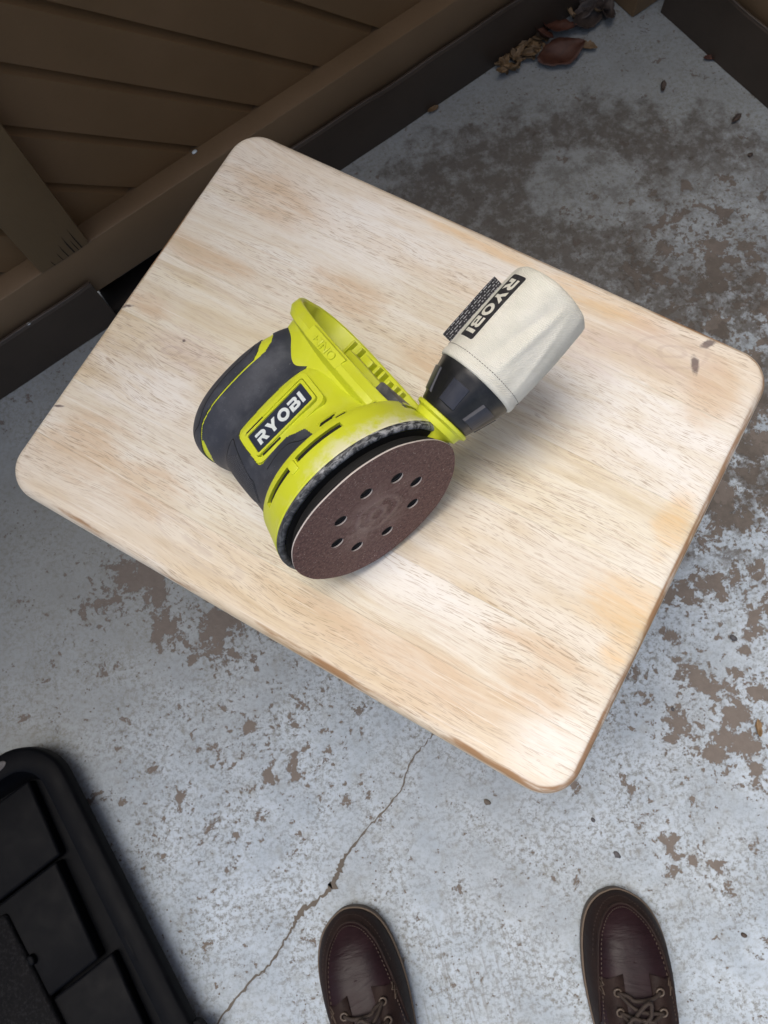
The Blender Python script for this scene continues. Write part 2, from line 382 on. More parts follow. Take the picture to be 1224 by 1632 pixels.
def loft(loops, cap0=False, cap1=False, closed=True):
    n = len(loops[0]); V = [p for l in loops for p in l]; F = []
    for i in range(len(loops) - 1):
        for j in range(n if closed else n - 1):
            k = (j + 1) % n; F.append((i * n + j, i * n + k, (i + 1) * n + k, (i + 1) * n + j))
    if cap0: F.append(tuple(range(n - 1, -1, -1)))
    if cap1: F.append(tuple((len(loops) - 1) * n + j for j in range(n)))
    return V, F
def revolve(prof, n=96, axis='z'):
    L = []
    for r, z in prof:
        a = np.linspace(0, 2 * np.pi, n, endpoint=False)
        L.append(np.stack([r * np.cos(a), r * np.sin(a), np.full(n, z)], 1))
    return loft(L)
def bm_from(V, F):
    bm = bmesh.new(); vs = [bm.verts.new(tuple(map(float, v))) for v in V]
    for f in F:
        try: bm.faces.new([vs[i] for i in f])
        except ValueError: pass
    return bm
def tube_vf(path, r, n=8, closed=False):
    P = np.array(path, float); L = []; up = np.array([.123, .456, .88])
    for i in range(len(P)):
        if closed: t = P[(i + 1) % len(P)] - P[i - 1]
        else: t = P[min(i + 1, len(P) - 1)] - P[max(i - 1, 0)]
        t = t / (np.linalg.norm(t) + 1e-12)
        a = np.cross(t, up); a /= np.linalg.norm(a) + 1e-12; b = np.cross(t, a)
        rr = r[i] if hasattr(r, '__len__') else r
        ang = np.linspace(0, 2 * np.pi, n, endpoint=False)
        L.append(P[i] + rr * (np.outer(np.cos(ang), a) + np.outer(np.sin(ang), b)))
    if closed: L.append(L[0]); return loft(L)
    return loft(L, True, True)
def tube(name, path, r, mat, parent=None, n=8, closed=False):
    V, F = tube_vf(path, r, n, closed); return mesh(name, V, F, mat, parent, True)
def join_vf(parts):
    V, F = [], []
    for v, f in parts:
        o = len(V); V += [tuple(p) for p in v]; F += [tuple(i + o for i in q) for q in f]
    return V, F
def fill_loops(loops, thick, ymap=None):
    """flat shape with holes from 2D loops, extruded by thick along +Z of its own plane -> bmesh"""
    bm = bmesh.new(); ed = []
    for l in loops:
        vs = [bm.verts.new((p[0], p[1], 0)) for p in l]
        ed += [bm.edges.new((vs[i], vs[(i + 1) % len(vs)])) for i in range(len(vs))]
    g = bmesh.ops.triangle_fill(bm, use_beauty=True, use_dissolve=False, edges=ed)
    if thick:
        fs = bm.faces[:]
        bmesh.ops.recalc_face_normals(bm, faces=fs)
        ex = bmesh.ops.extrude_face_region(bm, geom=fs)
        bmesh.ops.translate(bm, vec=(0, 0, thick), verts=[e for e in ex['geom'] if isinstance(e, bmesh.types.BMVert)])
    return bm
def rrect(x0, x1, y0, y1, r, n=6):
    L = []
    for cx, cy, a0 in ((x1 - r, y1 - r, 0), (x0 + r, y1 - r, 90), (x0 + r, y0 + r, 180), (x1 - r, y0 + r, 270)):
        for i in range(n + 1):
            a = R(a0 + 90 * i / n); L.append((cx + r * math.cos(a), cy + r * math.sin(a)))
    return L
def circ(cx, cy, r, n=24, ry=None):
    return [(cx + r * math.cos(2 * math.pi * i / n), cy + (ry or r) * math.sin(2 * math.pi * i / n)) for i in range(n)]
def arc(cx, cy, rx, ry, a0, a1, n=8):
    return [(cx + rx * math.cos(R(a0 + (a1 - a0) * i / n)), cy + ry * math.sin(R(a0 + (a1 - a0) * i / n))) for i in range(n + 1)]

# block capitals with a slit through the left of the bowls
LET = {
 'R': (.90, [[(0, 1)] + arc(.56, .70, .34, .30, 90, -70, 12) + [(.93, 0), (.60, 0), (.40, .37), (.28, .37), (.28, 0), (0, 0), (0, .60)] + arc(.52, .685, .09, .085, -90, 90, 6) + [(0, .77)]]),
 'Y': (.98, [[(0, 1), (.32, 1), (.49, .65), (.66, 1), (.98, 1), (.63, .38), (.63, 0), (.35, 0), (.35, .38)]]),
 'O': (1.02, [circ(.51, .5, .51, 32, .53), circ(.51, .5, .25, 28, .27)]),
 'B': (.88, [[(0, 1)] + arc(.56, .76, .27, .24, 90, -50, 9) + arc(.58, .29, .30, .29, 55, -90, 10) + [(0, 0), (0, .60)] + arc(.50, .685, .08, .085, -90, 90, 6) + [(0, .77)],
             [(.28, .22)] + arc(.52, .31, .09, .09, -90, 90, 6) + [(.28, .40)]]),
 'I': (.28, [[(0, 0), (.28, 0), (.28, 1), (0, 1)]]),
}
def word_loops(word, h, gap=.10):
    """list of (letter loops); lower left at 0,0, scaled to height h; returns loops, width"""
    x = 0; out = []
    for ch in word:
        w, ls = LET[ch]
        out.append([[((x + p[0]) * h, p[1] * h) for p in l] for l in ls]); x += w + gap
    return out, (x - gap) * h

# ------------------------------------------------------------------ setting: floor
g = 20.0
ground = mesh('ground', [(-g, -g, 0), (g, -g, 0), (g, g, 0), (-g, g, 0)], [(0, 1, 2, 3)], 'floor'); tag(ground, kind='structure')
# crack: thin ragged ribbon of dirt lying in the joint, with broken-out chips
def crack(pts, wid, name):
    P = crom(pts, 150); rng = np.random.RandomState(3); V = []; F = []
    P[:, 0] += np.cumsum(rng.randn(150)) * .00045; P[:, 1] += rng.randn(150) * .0008
    for i in range(150):
        t = P[min(i + 1, 149)] - P[max(i - 1, 0)]; t /= np.linalg.norm(t); nn = np.array([-t[1], t[0]])
        s = i / 149; w = np.interp(s, [0, .3, .38, .45, .50, .56, .62, .68, .80, 1], wid) * (.55 + .9 * rng.rand())
        a = P[i] + nn * w * (.3 + .7 * rng.rand()); b = P[i] - nn * w * (.3 + .7 * rng.rand())
        V += [(a[0], a[1], .0012), (b[0], b[1], .0012)]
    for i in range(149): F.append((2 * i, 2 * i + 1, 2 * i + 3, 2 * i + 2))
    return mesh(name, V, F, 'crackm', ground)
crack([(.02,-.02),(-.005,-.041),(-.039,-.067),(-.058,-.096),(-.095,-.124),(-.132,-.151),(-.148,-.169),(-.166,-.186),(-.196,-.200),(-.214,-.216),(-.242,-.244),(-.276,-.263),(-.318,-.295),(-.36,-.33)],
      [.0010,.0014,.0018,.0052,.0062,.0022,.0052,.0022,.0017,.0020], 'crack')

# ------------------------------------------------------------------ setting: the two fence gates with diagonal boards
def clip(poly, f):
    out = []
    for i in range(len(poly)):
        a, b = poly[i], poly[(i + 1) % len(poly)]; fa, fb = f(a), f(b)
        if fa >= 0: out.append(a)
        if fa * fb < 0:
            t = fa / (fa - fb); out.append((a[0] + (b[0] - a[0]) * t, a[1] + (b[1] - a[1]) * t))
    return out
CB, SB = math.cos(R(42.5)), math.sin(R(42.5))
def fence(P0, ang, smin, smax, stiles, c_off, label, kicks, flip=1, ztop=2.1):
    d = Vector((math.cos(R(ang)), math.sin(R(ang)), 0)); nrm = Vector((d.y, -d.x, 0)) * flip
    root = empty('fence_gate', Matrix(((d.x, -nrm.x, 0, P0[0]), (d.y, -nrm.y, 0, P0[1]), (0, 0, 1, 0), (0, 0, 0, 1))))
    # local: x along the fence, y into it (away from viewer), z up
    tag(root, label, 'fence')
    ZR = .148
    box('bottom_rail', (smin, .010, .062), (smax, .052, ZR), 'rail', root, .0025)
    box('top_rail', (smin, .010, ztop), (smax, .060, ztop + .09), 'rail', root, .0025)
    box('backing', (smin, .056, .05), (smax, .075, ztop), 'back', root, 0)
    edges = []
    for a, b in stiles: box('stile', (a, .0085, ZR + .0005), (b, .05, ztop), 'stile', root, .002)
    xs = [smin] + [v for s in stiles for v in s] + [smax]
    pitch, face, bev = .0661, .0548, .0640
    for k in range(0, len(xs), 2):
        a, b = xs[k], xs[k + 1]
        if b - a < .02: continue
        rect = [(a, ZR), (b, ZR), (b, ztop), (a, ztop)]
        cmin = min(p[0] * SB + p[1] * CB for p in rect); cmax = max(p[0] * SB + p[1] * CB for p in rect)
        i0 = math.floor((cmin - c_off) / pitch)
        c = c_off + i0 * pitch
        while c < cmax:
            cf = lambda p: p[0] * SB + p[1] * CB
            V, F = [], []
            dep = lambda q, c=c: .040 + max(0, (cf(q) - c - face)) * 1.05
            for lo, hi in ((c, c + face), (c + face, c + bev)):
                pl = clip(clip(rect, lambda p: cf(p) - lo), lambda p: hi - cf(p))
                if len(pl) >= 3:
                    o = len(V); V += [(p[0], dep(p), p[1]) for p in pl]; F.append(tuple(range(o, len(V))))
            # lower lip returning into the wall
            pl = clip(clip(rect, lambda p: cf(p) - c), lambda p: c + .0005 - cf(p))
            if len(pl) >= 3:
                along = lambda p: p[0] * CB - p[1] * SB
                pl = sorted(pl, key=along); e0, e1 = pl[0], pl[-1]
                o = len(V); V += [(e0[0], .040, e0[1]), (e1[0], .040, e1[1]), (e1[0], .054, e1[1]), (e0[0], .054, e0[1])]; F.append((o, o + 1, o + 2, o + 3))
            if F: mesh('board', V, F, 'brown', root)
            c += pitch
    rng = random.Random(5)
    for a, b in kicks:
        n = max(2, int((b - a) / .02)); loops = []
        for i in range(n + 1):
            s = a + (b - a) * i / n; w = .0006 * math.sin(s * 21) + .0004 * math.sin(s * 47 + 1)
            zt = .093 + w * 1.3 - .004 * (s / .7); y0 = w * .6
            loops.append([(s, y0, .0005), (s, y0 - .0006, .05), (s, y0, zt - .003), (s, y0 + .0015, zt), (s, y0 + .006, zt), (s, y0 + .008, .0005)])
        V, F = loft(loops, True, True); kb = mesh('kick_plate', V, F, 'kick', root)
        V, F = tube_vf([(l[3][0], l[3][1] + .0005, l[3][2] + .0006) for l in loops], .0011, 6); mesh('lip', V, F, 'kicklip', kb, True)
    return root
D1 = 23.67
f1 = fence((-.041, .738), D1, -2.2, .655, [(-.332, -.261), (.585, .655)], .0513 - .0575, 'brown fence gate of diagonal boards behind the upper left of the table', [(-2.2, -.292), (-.02, .600)])
box('gap_shade', (-.292, .004, 0), (.0, .056, .016), 'back', f1, .001)  # dark blocks added in the kick plate gap, standing in for its shade
box('gap_shade_back', (-.292, .050, .016), (.0, .0555, .065), 'back', f1, 0)
bar = box('steel_bar', (-.262, .018, .050), (.06, .034, .066), 'bar', f1, .004)
for x, y, z, r in ((-.082, .036, .1490, .0030), (-.388, .002, .0955, .0022)):
    bm = bmesh.new(); bmesh.ops.create_icosphere(bm, subdivisions=2, radius=r)
    for v in bm.verts: v.co = Vector((v.co.x * 1.3 + x + .0006 * math.sin(v.co.y * 3000), v.co.y * .9 + y, v.co.z * .35 + z))
    from_bm('paint_fleck', bm, 'white', f1, True)
for x, z1, w in ((-.300, .166, .0005), (-.292, .176, .0007), (-.283, .184, .0009), (-.277, .172, .0006), (-.272, .190, .0008), (-.312, .160, .0005)):
    mesh('split', [(x - w, .0082, .1490), (x + w, .0082, .1490), (x + w * .6 - .001, .0082, (z1 + .149) / 2), (x - .0015, .0082, z1), (x - w * 1.2 - .001, .0082, (z1 + .149) / 2)], [(0, 1, 2, 3, 4)], 'back', f1)
# fence on the right, square to it
f2 = fence((.565, 1.004), D1 - 90, .06, 2.6, [(.085, .155)], .02, 'brown fence at the upper right corner with dark kick plate', [(.085, 2.6)], flip=1)
# corner post
Mp = Matrix.Translation((.565, 1.004, 0)) @ Matrix.Rotation(R(D1), 4, 'Z')
bmv = bmesh.new(); bm_box(bmv, (-.040, -.066, 0), (.06, .06, 2.2), None, .003)
post = from_bm('fence_post', bmv, 'brown', None, 40); post.matrix_world = Mp
tag(post, 'brown square post in the corner where the two fences meet', 'post')

# ------------------------------------------------------------------ table
TZ = .4245
tx, ty = .737048, -.67584
Mt = Matrix(((tx, -ty, 0, .015611), (ty, tx, 0, .20654), (0, 0, 1, 0), (0, 0, 0, 1)))
table = empty('side_table', Mt)
tag(table, 'small wooden table with a pale sanded top carrying the green sander', 'table')
HL, HW, TH = .2400, .1815, .021
prof = [(.0092, TZ), (.0070, TZ - .0005), (.0052, TZ - .0016), (.0036, TZ - .0032), (.0021, TZ - .0052), (.0009, TZ - .0078), (.0002, TZ - .0105), (0, TZ - .0135), (.0006, TZ - .0165), (.0022, TZ - .0192), (.005, TZ - TH)]
def tabletop_bm():
    loops = []
    for ins, z in prof:
        l = rrect(-HL + ins, HL - ins, -HW + ins, HW - ins, .027 - ins, 12)
        loops.append([(x, y, z) for x, y in l])
    V, F = loft(loops, True, True)
    return bm_from(V, F)
cuts = [HW + .01, .118, .044, -.0165, -.0845, -.135, -HW - .01]
for i in range(6):
    bm = tabletop_bm()
    for y, s in ((cuts[i] - (.00006 if i else 0), 1), (cuts[i + 1] + (.00006 if i < 5 else 0), -1)):
        r = bmesh.ops.bisect_plane(bm, geom=bm.verts[:] + bm.edges[:] + bm.faces[:], plane_co=(0, y, 0), plane_no=(0, s, 0), clear_outer=True)
        ed = [e for e in r['geom_cut'] if isinstance(e, bmesh.types.BMEdge)]
        if ed: bmesh.ops.edgeloop_fill(bm, edges=ed)
    from_bm('stave', bm, 'wood', table, 50).color = [(1.0,.965,.95,1), (1,1,1,1), (1,.985,.92,1), (.94,.885,.79,1), (1,1,.985,1), (.95,.875,.78,1)][i]
for sx in (-1, 1):
    for sy in (-1, 1):
        bm = bmesh.new()
        for z0, z1, w0, w1 in ((0.0, TZ - TH, .013, .019),):
            V, F = loft([[(sx * .17 + a * w, sy * .115 + b * w, z) for a, b in ((-1, -1), (1, -1), (1, 1), (-1, 1))] for z, w in ((z0, w0), (z1, w1))], True, True)
        mesh('leg', V, F, 'legwood', table)
for sy in (-1, 1): box('apron', (-.15, sy * .115 - .009, TZ - TH - .06), (.15, sy * .115 + .009, TZ - TH), 'legwood', table, .001)
for sx in (-1, 1): box('apron', (sx * .17 - .009, -.095, TZ - TH - .06), (sx * .17 + .009, .095, TZ - TH), 'legwood', table, .001)

# ------------------------------------------------------------------ sander (local millimetre frame: x rear, -y the side in view, z up from the disc)
Ms = Matrix(((.850504, .350928, -.391782, -.004241), (.435599, -.05249, .898609, .119155), (.294782, -.93493, -.197507, .493248), (0, 0, 0, 1)))
sander = empty('orbital_sander', Ms)
tag(sander, 'lime green and charcoal cordless sander lying on its side on the table', 'sander')
mm = lambda V: [(v[0] * .001, v[1] * .001, v[2] * .001) for v in V]
# body sections: z, front x, rear x, half width, exponent
SEC = [(33, -59, 59, 57, 2.0), (38, -58.5, 57, 55, 2.05), (46, -57.5, 52, 49.5, 2.2), (56, -57, 48, 44.5, 2.5), (67, -57.5, 45, 41, 2.9), (80, -58, 44, 39, 3.1), (91, -58.5, 43, 37, 3.0),
       (98, -60, 43, 34.3, 2.8), (105, -64, 43, 32.2, 2.6), (112, -67, 43, 32.4, 2.5), (120, -69.5, 44, 34.4, 2.4), (127, -70.5, 45, 35.6, 2.4), (134, -69.5, 44.5, 34.6, 2.4), (140, -67, 42.5, 31.5, 2.35), (145, -62.5, 33, 27.5, 2.3),
       (149, -55, 25, 21.5, 2.2), (151.5, -44, 18, 14.5, 2.1), (152.8, -28, 8, 7, 2.0), (153, -12, -6, 1, 2.0)]
NV, NU = 250, 520
ST = crom(SEC, NV)
def sec_at(z):
    i = np.searchsorted(ST[:, 0], z); i = min(max(i, 1), NV - 1)
    t = (z - ST[i - 1, 0]) / max(1e-6, ST[i, 0] - ST[i - 1, 0]); return ST[i - 1] * (1 - t) + ST[i] * t
def surf_y(x, z):
    s = sec_at(z); c = (s[1] + s[2]) / 2; a = (s[2] - s[1]) / 2; u = min(.999, abs((x - c) / a))
    return -s[3] * (1 - u ** s[4]) ** (1 / s[4])
ang = np.linspace(0, 2 * np.pi, NU, endpoint=False)
def sgnp(v, p): return np.sign(v) * np.abs(v) ** p
BODY = np.zeros((NV, NU, 3))
for i, s in enumerate(ST):
    z, xf, xb, hw, n = s
    BODY[i, :, 0] = (xf + xb) / 2 + (xb - xf) / 2 * sgnp(np.cos(ang), 2 / n)
    BODY[i, :, 1] = hw * sgnp(np.sin(ang), 2 / n); BODY[i, :, 2] = z
def inpoly(x, y, poly):
    ins = np.zeros_like(x, bool); n = len(poly)
    for i in range(n):
        x1, y1 = poly[i]; x2, y2 = poly[(i + 1) % n]
        c = ((y1 > y) != (y2 > y)) & (x < (x2 - x1) * (y - y1) / (y2 - y1 + 1e-12) + x1); ins ^= c
    return ins
V, F = loft([BODY[i] for i in range(NV)], True, True)
housing = mesh('housing', mm(V), F, 'lime', sander, True)
YEL = [(75, 142), (53, 131), (45, 119), (44.5, 106), (36.5, 98), (-30, 96.5), (-32.5, 94), (-33.3, 90), (-32.5, 64), (-30.5, 61), (-27, 60), (-6, 60), (7, 53.5), (13, 30), (75, 30)]
Cn = (BODY[:-1] + BODY[1:] + np.roll(BODY, -1, 1)[:-1] + np.roll(BODY, -1, 1)[1:]) / 4
fx, fy, fz = Cn[..., 0], Cn[..., 1], Cn[..., 2]
yel = inpoly(fx, fz, YEL)
sz = np.interp(fx, [-72, -66, -60, -50, -35, 10, 16], [112, 117, 122, 126.2, 127.6, 127.6, 128.6])
stripe = (np.abs(fz - sz) < .75) & (fx < 15)
patch = inpoly(fx, fz, [(4, 127), (16, 127.5), (23, 131.5), (26.5, 137), (27.5, 150), (18, 150), (17, 139), (12, 132)])
fpatch = inpoly(fx, fz, [(-80, 114), (-64.5, 121), (-60, 122.5), (-57.5, 120.5), (-62, 112), (-80, 104)])
grey = ~(yel | stripe | patch | fpatch) & (fz > 36.8)
above = (fz > sz) & (fx < 17.5) & grey
lower = grey & ~above
# outward normals
du = np.roll(BODY, -1, 1) - np.roll(BODY, 1, 1); dv = np.gradient(BODY, axis=0)
NRM = np.cross(du, dv); NRM /= np.linalg.norm(NRM, axis=2, keepdims=True) + 1e-9
def shell(name, mask, off, mat, inner=-.4):
    idx = {}; V = []; F = []; edges = {}
    for i, j in zip(*np.nonzero(mask)):
        k = (j + 1) % NU; q = [(i, j), (i, k), (i + 1, k), (i + 1, j)]
        for p in q:
            if p not in idx: idx[p] = len(V); V.append(BODY[p] + NRM[p] * off)
        F.append(tuple(idx[p] for p in q))
        for a in range(4):
            e = (q[a], q[(a + 1) % 4])
            if (e[1], e[0]) in edges: del edges[(e[1], e[0])]
            else: edges[e] = 1
    low = {}
    for a, b in edges:
        for p in (a, b):
            if p not in low: low[p] = len(V); V.append(BODY[p] + NRM[p] * inner)
        F.append((idx[b], idx[a], low[a], low[b]))
    o = mesh(name, mm(V), F, mat, sander, True); o.data.set_sharp_from_angle(angle=R(50)); return o
shell('grip', lower, .75, 'grip')
shell('palm_cap', above, .75, 'grip')
kn = inpoly(fx, fz, [(-47.5, 92), (-40, 82), (-42.5, 65), (-44, 58.5), (-49.5, 50), (-55, 60), (-57, 80), (-55, 92)]) & lower & (fy < 0)
shell('knurled_panel', kn, 1.05, 'knurl', .6)
def seam(pts, r=.42, n=60, lift=.75, name='seam', mat='seam'):
    P = [(x, surf_y(x, z) - lift, z) for x, z in crom(pts, n)]
    V, F = tube_vf(P, r, 6); return mesh(name, mm(V), F, mat, sander, True)
seam([(-54, 93), (-47, 95.5), (-38, 97), (-39.5, 86), (-43, 66), (-43, 59), (-49.5, 48)])
seam([(14.5, 146), (8, 137), (-13, 137), (-36, 134.5), (-52, 129), (-60, 131), (-66, 130)])
seam([(-28, 54), (-9, 55), (1, 47.5), (6, 44)])
# badge frame, plate, letters
def side_matrix(x, z, nx, nz, up=(0, 0, 1)):
    y = surf_y(x, z)
    e = 4; tx_ = Vector((2 * e, surf_y(x + e, z) - surf_y(x - e, z), 0)).normalized(); tz_ = Vector((0, surf_y(x, z + e) - surf_y(x, z - e), 2 * e)).normalized()
    nn = tx_.cross(tz_).normalized(); tz_ = nn.cross(tx_)
    return Matrix(((tx_.x, tz_.x, nn.x, x), (tx_.y, tz_.y, nn.y, y), (tx_.z, tz_.z, nn.z, z), (0, 0, 0, 1)))
S001 = Matrix.Scale(.001, 4)
MB = side_matrix(-2.3, 76, 0, 0)
def flat(name, loops, z0, th, mat, M, parent=sander, bevel=0):
    bm = fill_loops(loops, th); bmesh.ops.translate(bm, vec=(0, 0, z0), verts=bm.verts[:])
    bmesh.ops.transform(bm, matrix=S001 @ M, verts=bm.verts[:]); return from_bm(name, bm, mat, parent)
flat('badge_surround', [rrect(-29.2, 30.6, -15.2, 15.2, 4.5), rrect(-26.4, 27.2, -11.6, 12.2, 3)], -2.5, 3.1, 'lime', MB)
bf = flat('badge_frame', [rrect(-26.2, 26.8, -10.2, 10.2, 2.2), rrect(-24.4, 24.6, -8.6, 8.6, 1.4)], -2.5, 4.2, 'lime', MB)
pl = flat('badge_plate', [rrect(-24.3, 24.5, -8.5, 8.5, 1.4)], -2.5, 3.3, 'plate', MB)
ls, w = word_loops('RYOBI', 9.3, .13)
kx = 41.0 / w
for L in ls: flat('letter', [[(p[0] * kx - 20.4, p[1] - 4.65) for p in l] for l in L], .7, .45, 'white', MB, pl)
for x0, x1, y in ((-24, -9, 11.6), (-23, -7, -11.6)):
    flat('slot', [rrect(x0, x1, y - .75, y + .75, .4)], -.5, 1.25, 'void', MB)
# cooling slots low on the body
for x0, x1, z in ((15, 27, 46.5), (24.5, 33, 43.0)):
    MV = side_matrix((x0 + x1) / 2, z, 0, 0); h = (x1 - x0) / 2
    flat('vent_slot', [[(-h, -1.0), (h - 1, -1.0), (h, 1.3), (-h + 2, 1.3)]], -.6, 1.0, 'void', MV)
    flat('vent_lip', [[(-h - .5, 1.4), (h + .8, 1.4), (h + 1.2, 2.8), (-h + 1.5, 2.8)]], -.6, 1.6, 'lime', MV)
# base ring with slots
th = [-90 + a for a in np.arange(0, 360, 1.0)]
slots = [(-39, -11.5), (-4.5, 26)] + [(a, a + 27) for a in (70, 105, 140, 175, 210, 245)]
NR = 720; rp = []
pr = [(59.5, 37.6), (61.3, 37.4), (62.0, 36.4), (62.6, 33.2), (62.7, 32.9), (63.2, 29.0), (63.3, 28.7), (64.2, 24), (65.6, 17), (66.1, 14.6), (65.6, 13.5), (60, 13.5)]
aa = np.arange(NR) * 2 * np.pi / NR - np.pi / 2
degs = (np.arange(NR) * 360 / NR + 180) % 360 - 180
def in_slot(dg):
    return any(a <= dg <= b or a <= dg + 360 <= b for a, b in slots)
L = []
for r, z in pr: L.append(np.stack([r * np.cos(aa), r * np.sin(aa), np.full(NR, z)], 1))
V, F = loft(L); keep = []
for q in F:
    row = q[0] // NR; col = q[0] % NR
    if row == 4 and in_slot(degs[col]): continue
    keep.append(q)
# slot cheeks
V = [tuple(v) for v in V]
for a, b in slots:
    for dg in (a, b):
        pass
    cols = [c for c in range(NR) if in_slot(degs[c]) and (a <= degs[c] <= b or a <= degs[c] + 360 <= b)]
    cols.sort(key=lambda c: degs[c] if a <= degs[c] else degs[c] + 360); cols.append((cols[-1] + 1) % NR)
    o = len(V)
    for c in cols:
        for row in (4, 5): x, y, z = V[row * NR + c]; V.append((x * .955, y * .955, z))
    for i in range(len(cols) - 1):
        c, d = cols[i], cols[i + 1]
        keep.append((4 * NR + c, 4 * NR + d, o + 2 * i + 2, o + 2 * i)); keep.append((5 * NR + d, 5 * NR + c, o + 2 * i + 1, o + 2 * i + 3))
    n = len(cols) - 1
    keep.append((4 * NR + cols[0], o, o + 1, 5 * NR + cols[0])); keep.append((4 * NR + cols[n], 5 * NR + cols[n], o + 2 * n + 1, o + 2 * n))
ring = mesh('base_ring', mm(V), keep, 'limed', sander, True); ring.data.set_sharp_from_angle(angle=R(35))
V, F = revolve([(60.2, 36), (60.2, 24)], 120); mesh('ring_liner', mm(V), F, 'void', sander, True)
for dg in (-8,):
    a = R(dg - 90); M_ = Matrix.Translation((63.4 * math.cos(a) * .001, 63.4 * math.sin(a) * .001, .0295)) @ Matrix.Rotation(a, 4, 'Z')
    box('clip_tab', (-.002, -.0028, -.0045), (.0014, .0028, .0028), 'limed', sander, .0005, M_)
# bumper, pad, disc
V, F = revolve([(60, 13.6), (65.6, 13.6), (66.2, 13.1), (66.4, 12.0), (66.1, 10.6), (65.2, 9.6), (63.0, 9.2), (61.5, 10.5)], 160)
mesh('bumper', mm(V), F, 'bumper', sander, True)
V, F = revolve([(40, 9), (58, 8.5), (59.5, 6.5), (60.5, 3.2), (60.5, 2.0), (40, 2.2), (5, 2.2)], 120)
mesh('backing_pad', mm(V), F, 'void', sander, True)
V, F = loft([[(r * math.cos(a), r * math.sin(a), 10) for a in np.linspace(0, 2 * np.pi, 96, endpoint=False)] for r in (61.6, 2)], False, True); mesh('pad_skirt', mm(V), F, 'void', sander)
holes = [(31.8 * math.cos(R(a)), 31.8 * math.sin(R(a))) for a in (-32.6, 11, 57.2, 106, 151.5, -163, -118, -74.5)]
rim = [((62.5 + .25 * math.sin(5 * a + 1) + .15 * math.sin(13 * a)) * math.cos(a), (62.5 + .25 * math.sin(5 * a + 1) + .15 * math.sin(13 * a)) * math.sin(a)) for a in np.linspace(0, 2 * np.pi, 180, endpoint=False)]
bm = fill_loops([rim] + [circ(x, y, 4.6, 28) for x, y in holes], 0)
bmesh.ops.subdivide_edges(bm, edges=bm.edges[:], cuts=2, use_grid_fill=True)
bmesh.ops.triangulate(bm, faces=bm.faces[:])
fs = bm.faces[:]
ex = bmesh.ops.extrude_face_region(bm, geom=fs)
bmesh.ops.translate(bm, vec=(0, 0, 1.0), verts=[e for e in ex['geom'] if isinstance(e, bmesh.types.BMVert)])
for v in bm.verts:
    a = math.atan2(v.co.y, v.co.x); r = math.hypot(v.co.x, v.co.y)
    v.co.z += (r / 62.5) ** 4 * (.5 * math.sin(2 * a + .6) + .25 * math.sin(5 * a))
bmesh.ops.scale(bm, vec=(.001, .001, .001), verts=bm.verts[:])
bmesh.ops.recalc_face_normals(bm, faces=bm.faces[:])
dme = bpy.data.meshes.new('sanding_disc'); bm.to_mesh(dme); bm.free()
dme.materials.append(MAT['abrasive']); dme.materials.append(MAT['paper'])
for p in dme.polygons: p.material_index = 0 if p.normal.z < -.5 else 1
disc = link(bpy.data.objects.new('sanding_disc', dme), sander); disc['label'] = 'maroon eight-hole sanding disc facing the viewer'
for i, (x, y) in enumerate(holes):
    V, F = loft([[(x + r * math.cos(a), y + r * math.sin(a), z) for a in np.linspace(0, 2 * np.pi, 20, endpoint=False)] for r, z in ((4.9, 1.9), (4.2, 2.05))])
    mesh('dust_hole', mm(V), F, 'dkgrey', disc)
# battery tower
half = [(0, 158), (-9, 158.6), (-18, 153.5), (-25, 145), (-30, 131), (-32.5, 115), (-33, 95), (-33, 62), (-32, 42), (-26.5, 26), (-14.5, 13.5), (-3.5, 8.6)]
loopyz = half + [(-y, z) for y, z in reversed(half[1:])]
LY = crom(loopyz, 140, True)
def tloop(x, sy, zt, zb, tip=0):
    u = (LY[:, 1] - 8) / 152.0; z = zb + u * (zt - zb)
    xx = x + tip * np.clip((38 - z) / 30, 0, 1) ** 1.3 + .145 * LY[:, 0] * np.clip((x - 43) / 13, 0, 1) + (1.5 if x > 46 else 0)
    return np.stack([xx, LY[:, 0] * sy, z], 1)
secs = [(10, .75, 108, 40, 0), (30, .80, 116, 26, 0), (39.5, .86, 126, 18, 0), (42, .95, 138, 15, 1), (43.2, 1.03, 146, 13, 1.5), (45, 1.06, 153, 12, 2), (49.0, 1.055, 157.5, 11.2, 3), (49.8, 1.04, 158, 11.2, 3.2), (56.5, .975, 158, 12, 4.5), (57.5, .955, 157, 12.8, 4.5), (57.8, .925, 155.4, 14.4, 4.5),
        (56.8, .895, 153.5, 16, 4.5), (50, .875, 151.5, 17, 3), (24, .85, 146, 22, 0), (23.5, .2, 100, 60, 0)]
V, F = loft([tloop(*s) for s in secs], True, True)
tw = mesh('battery_socket', mm(V), F, 'lime', sander, True); tw.data.set_sharp_from_angle(angle=R(28))
# raised panel with embossed lettering on the socket's flank
def tside(x, z):      # y of socket flank at x
    sy = np.interp(x, [43.2, 45, 49.5, 50.3, 57], [1.045, 1.06, 1.055, 1.04, .975])
    return -float(np.interp(z, LY[:75, 1][::-1], -LY[:75, 0][::-1])) * sy
bm = bmesh.new()
def flankpatch(name, x0, x1, z0, z1, lift, mat):
    n = 10; Vt, Ft = [], []
    for i in range(n + 1):
        z = z0 + (z1 - z0) * i / n
        for x, l in ((x0 - .8, -.6), (x0, lift), (x1, lift), (x1 + .8, -.6)): Vt.append((x, tside(x, z) - l, z))
    for i in range(n):
        for j in range(3): Ft.append((4 * i + j, 4 * i + j + 1, 4 * i + 5 + j, 4 * i + 4 + j))
    Ft.append((0, 3, 2, 1)); Ft.append((4 * n, 4 * n + 1, 4 * n + 2, 4 * n + 3))
    return mesh(name, mm(Vt), Ft, mat, sander)
bm.free()
pn = flankpatch('raised_panel', 44.0, 52.4, 76, 113, .7, 'lime')
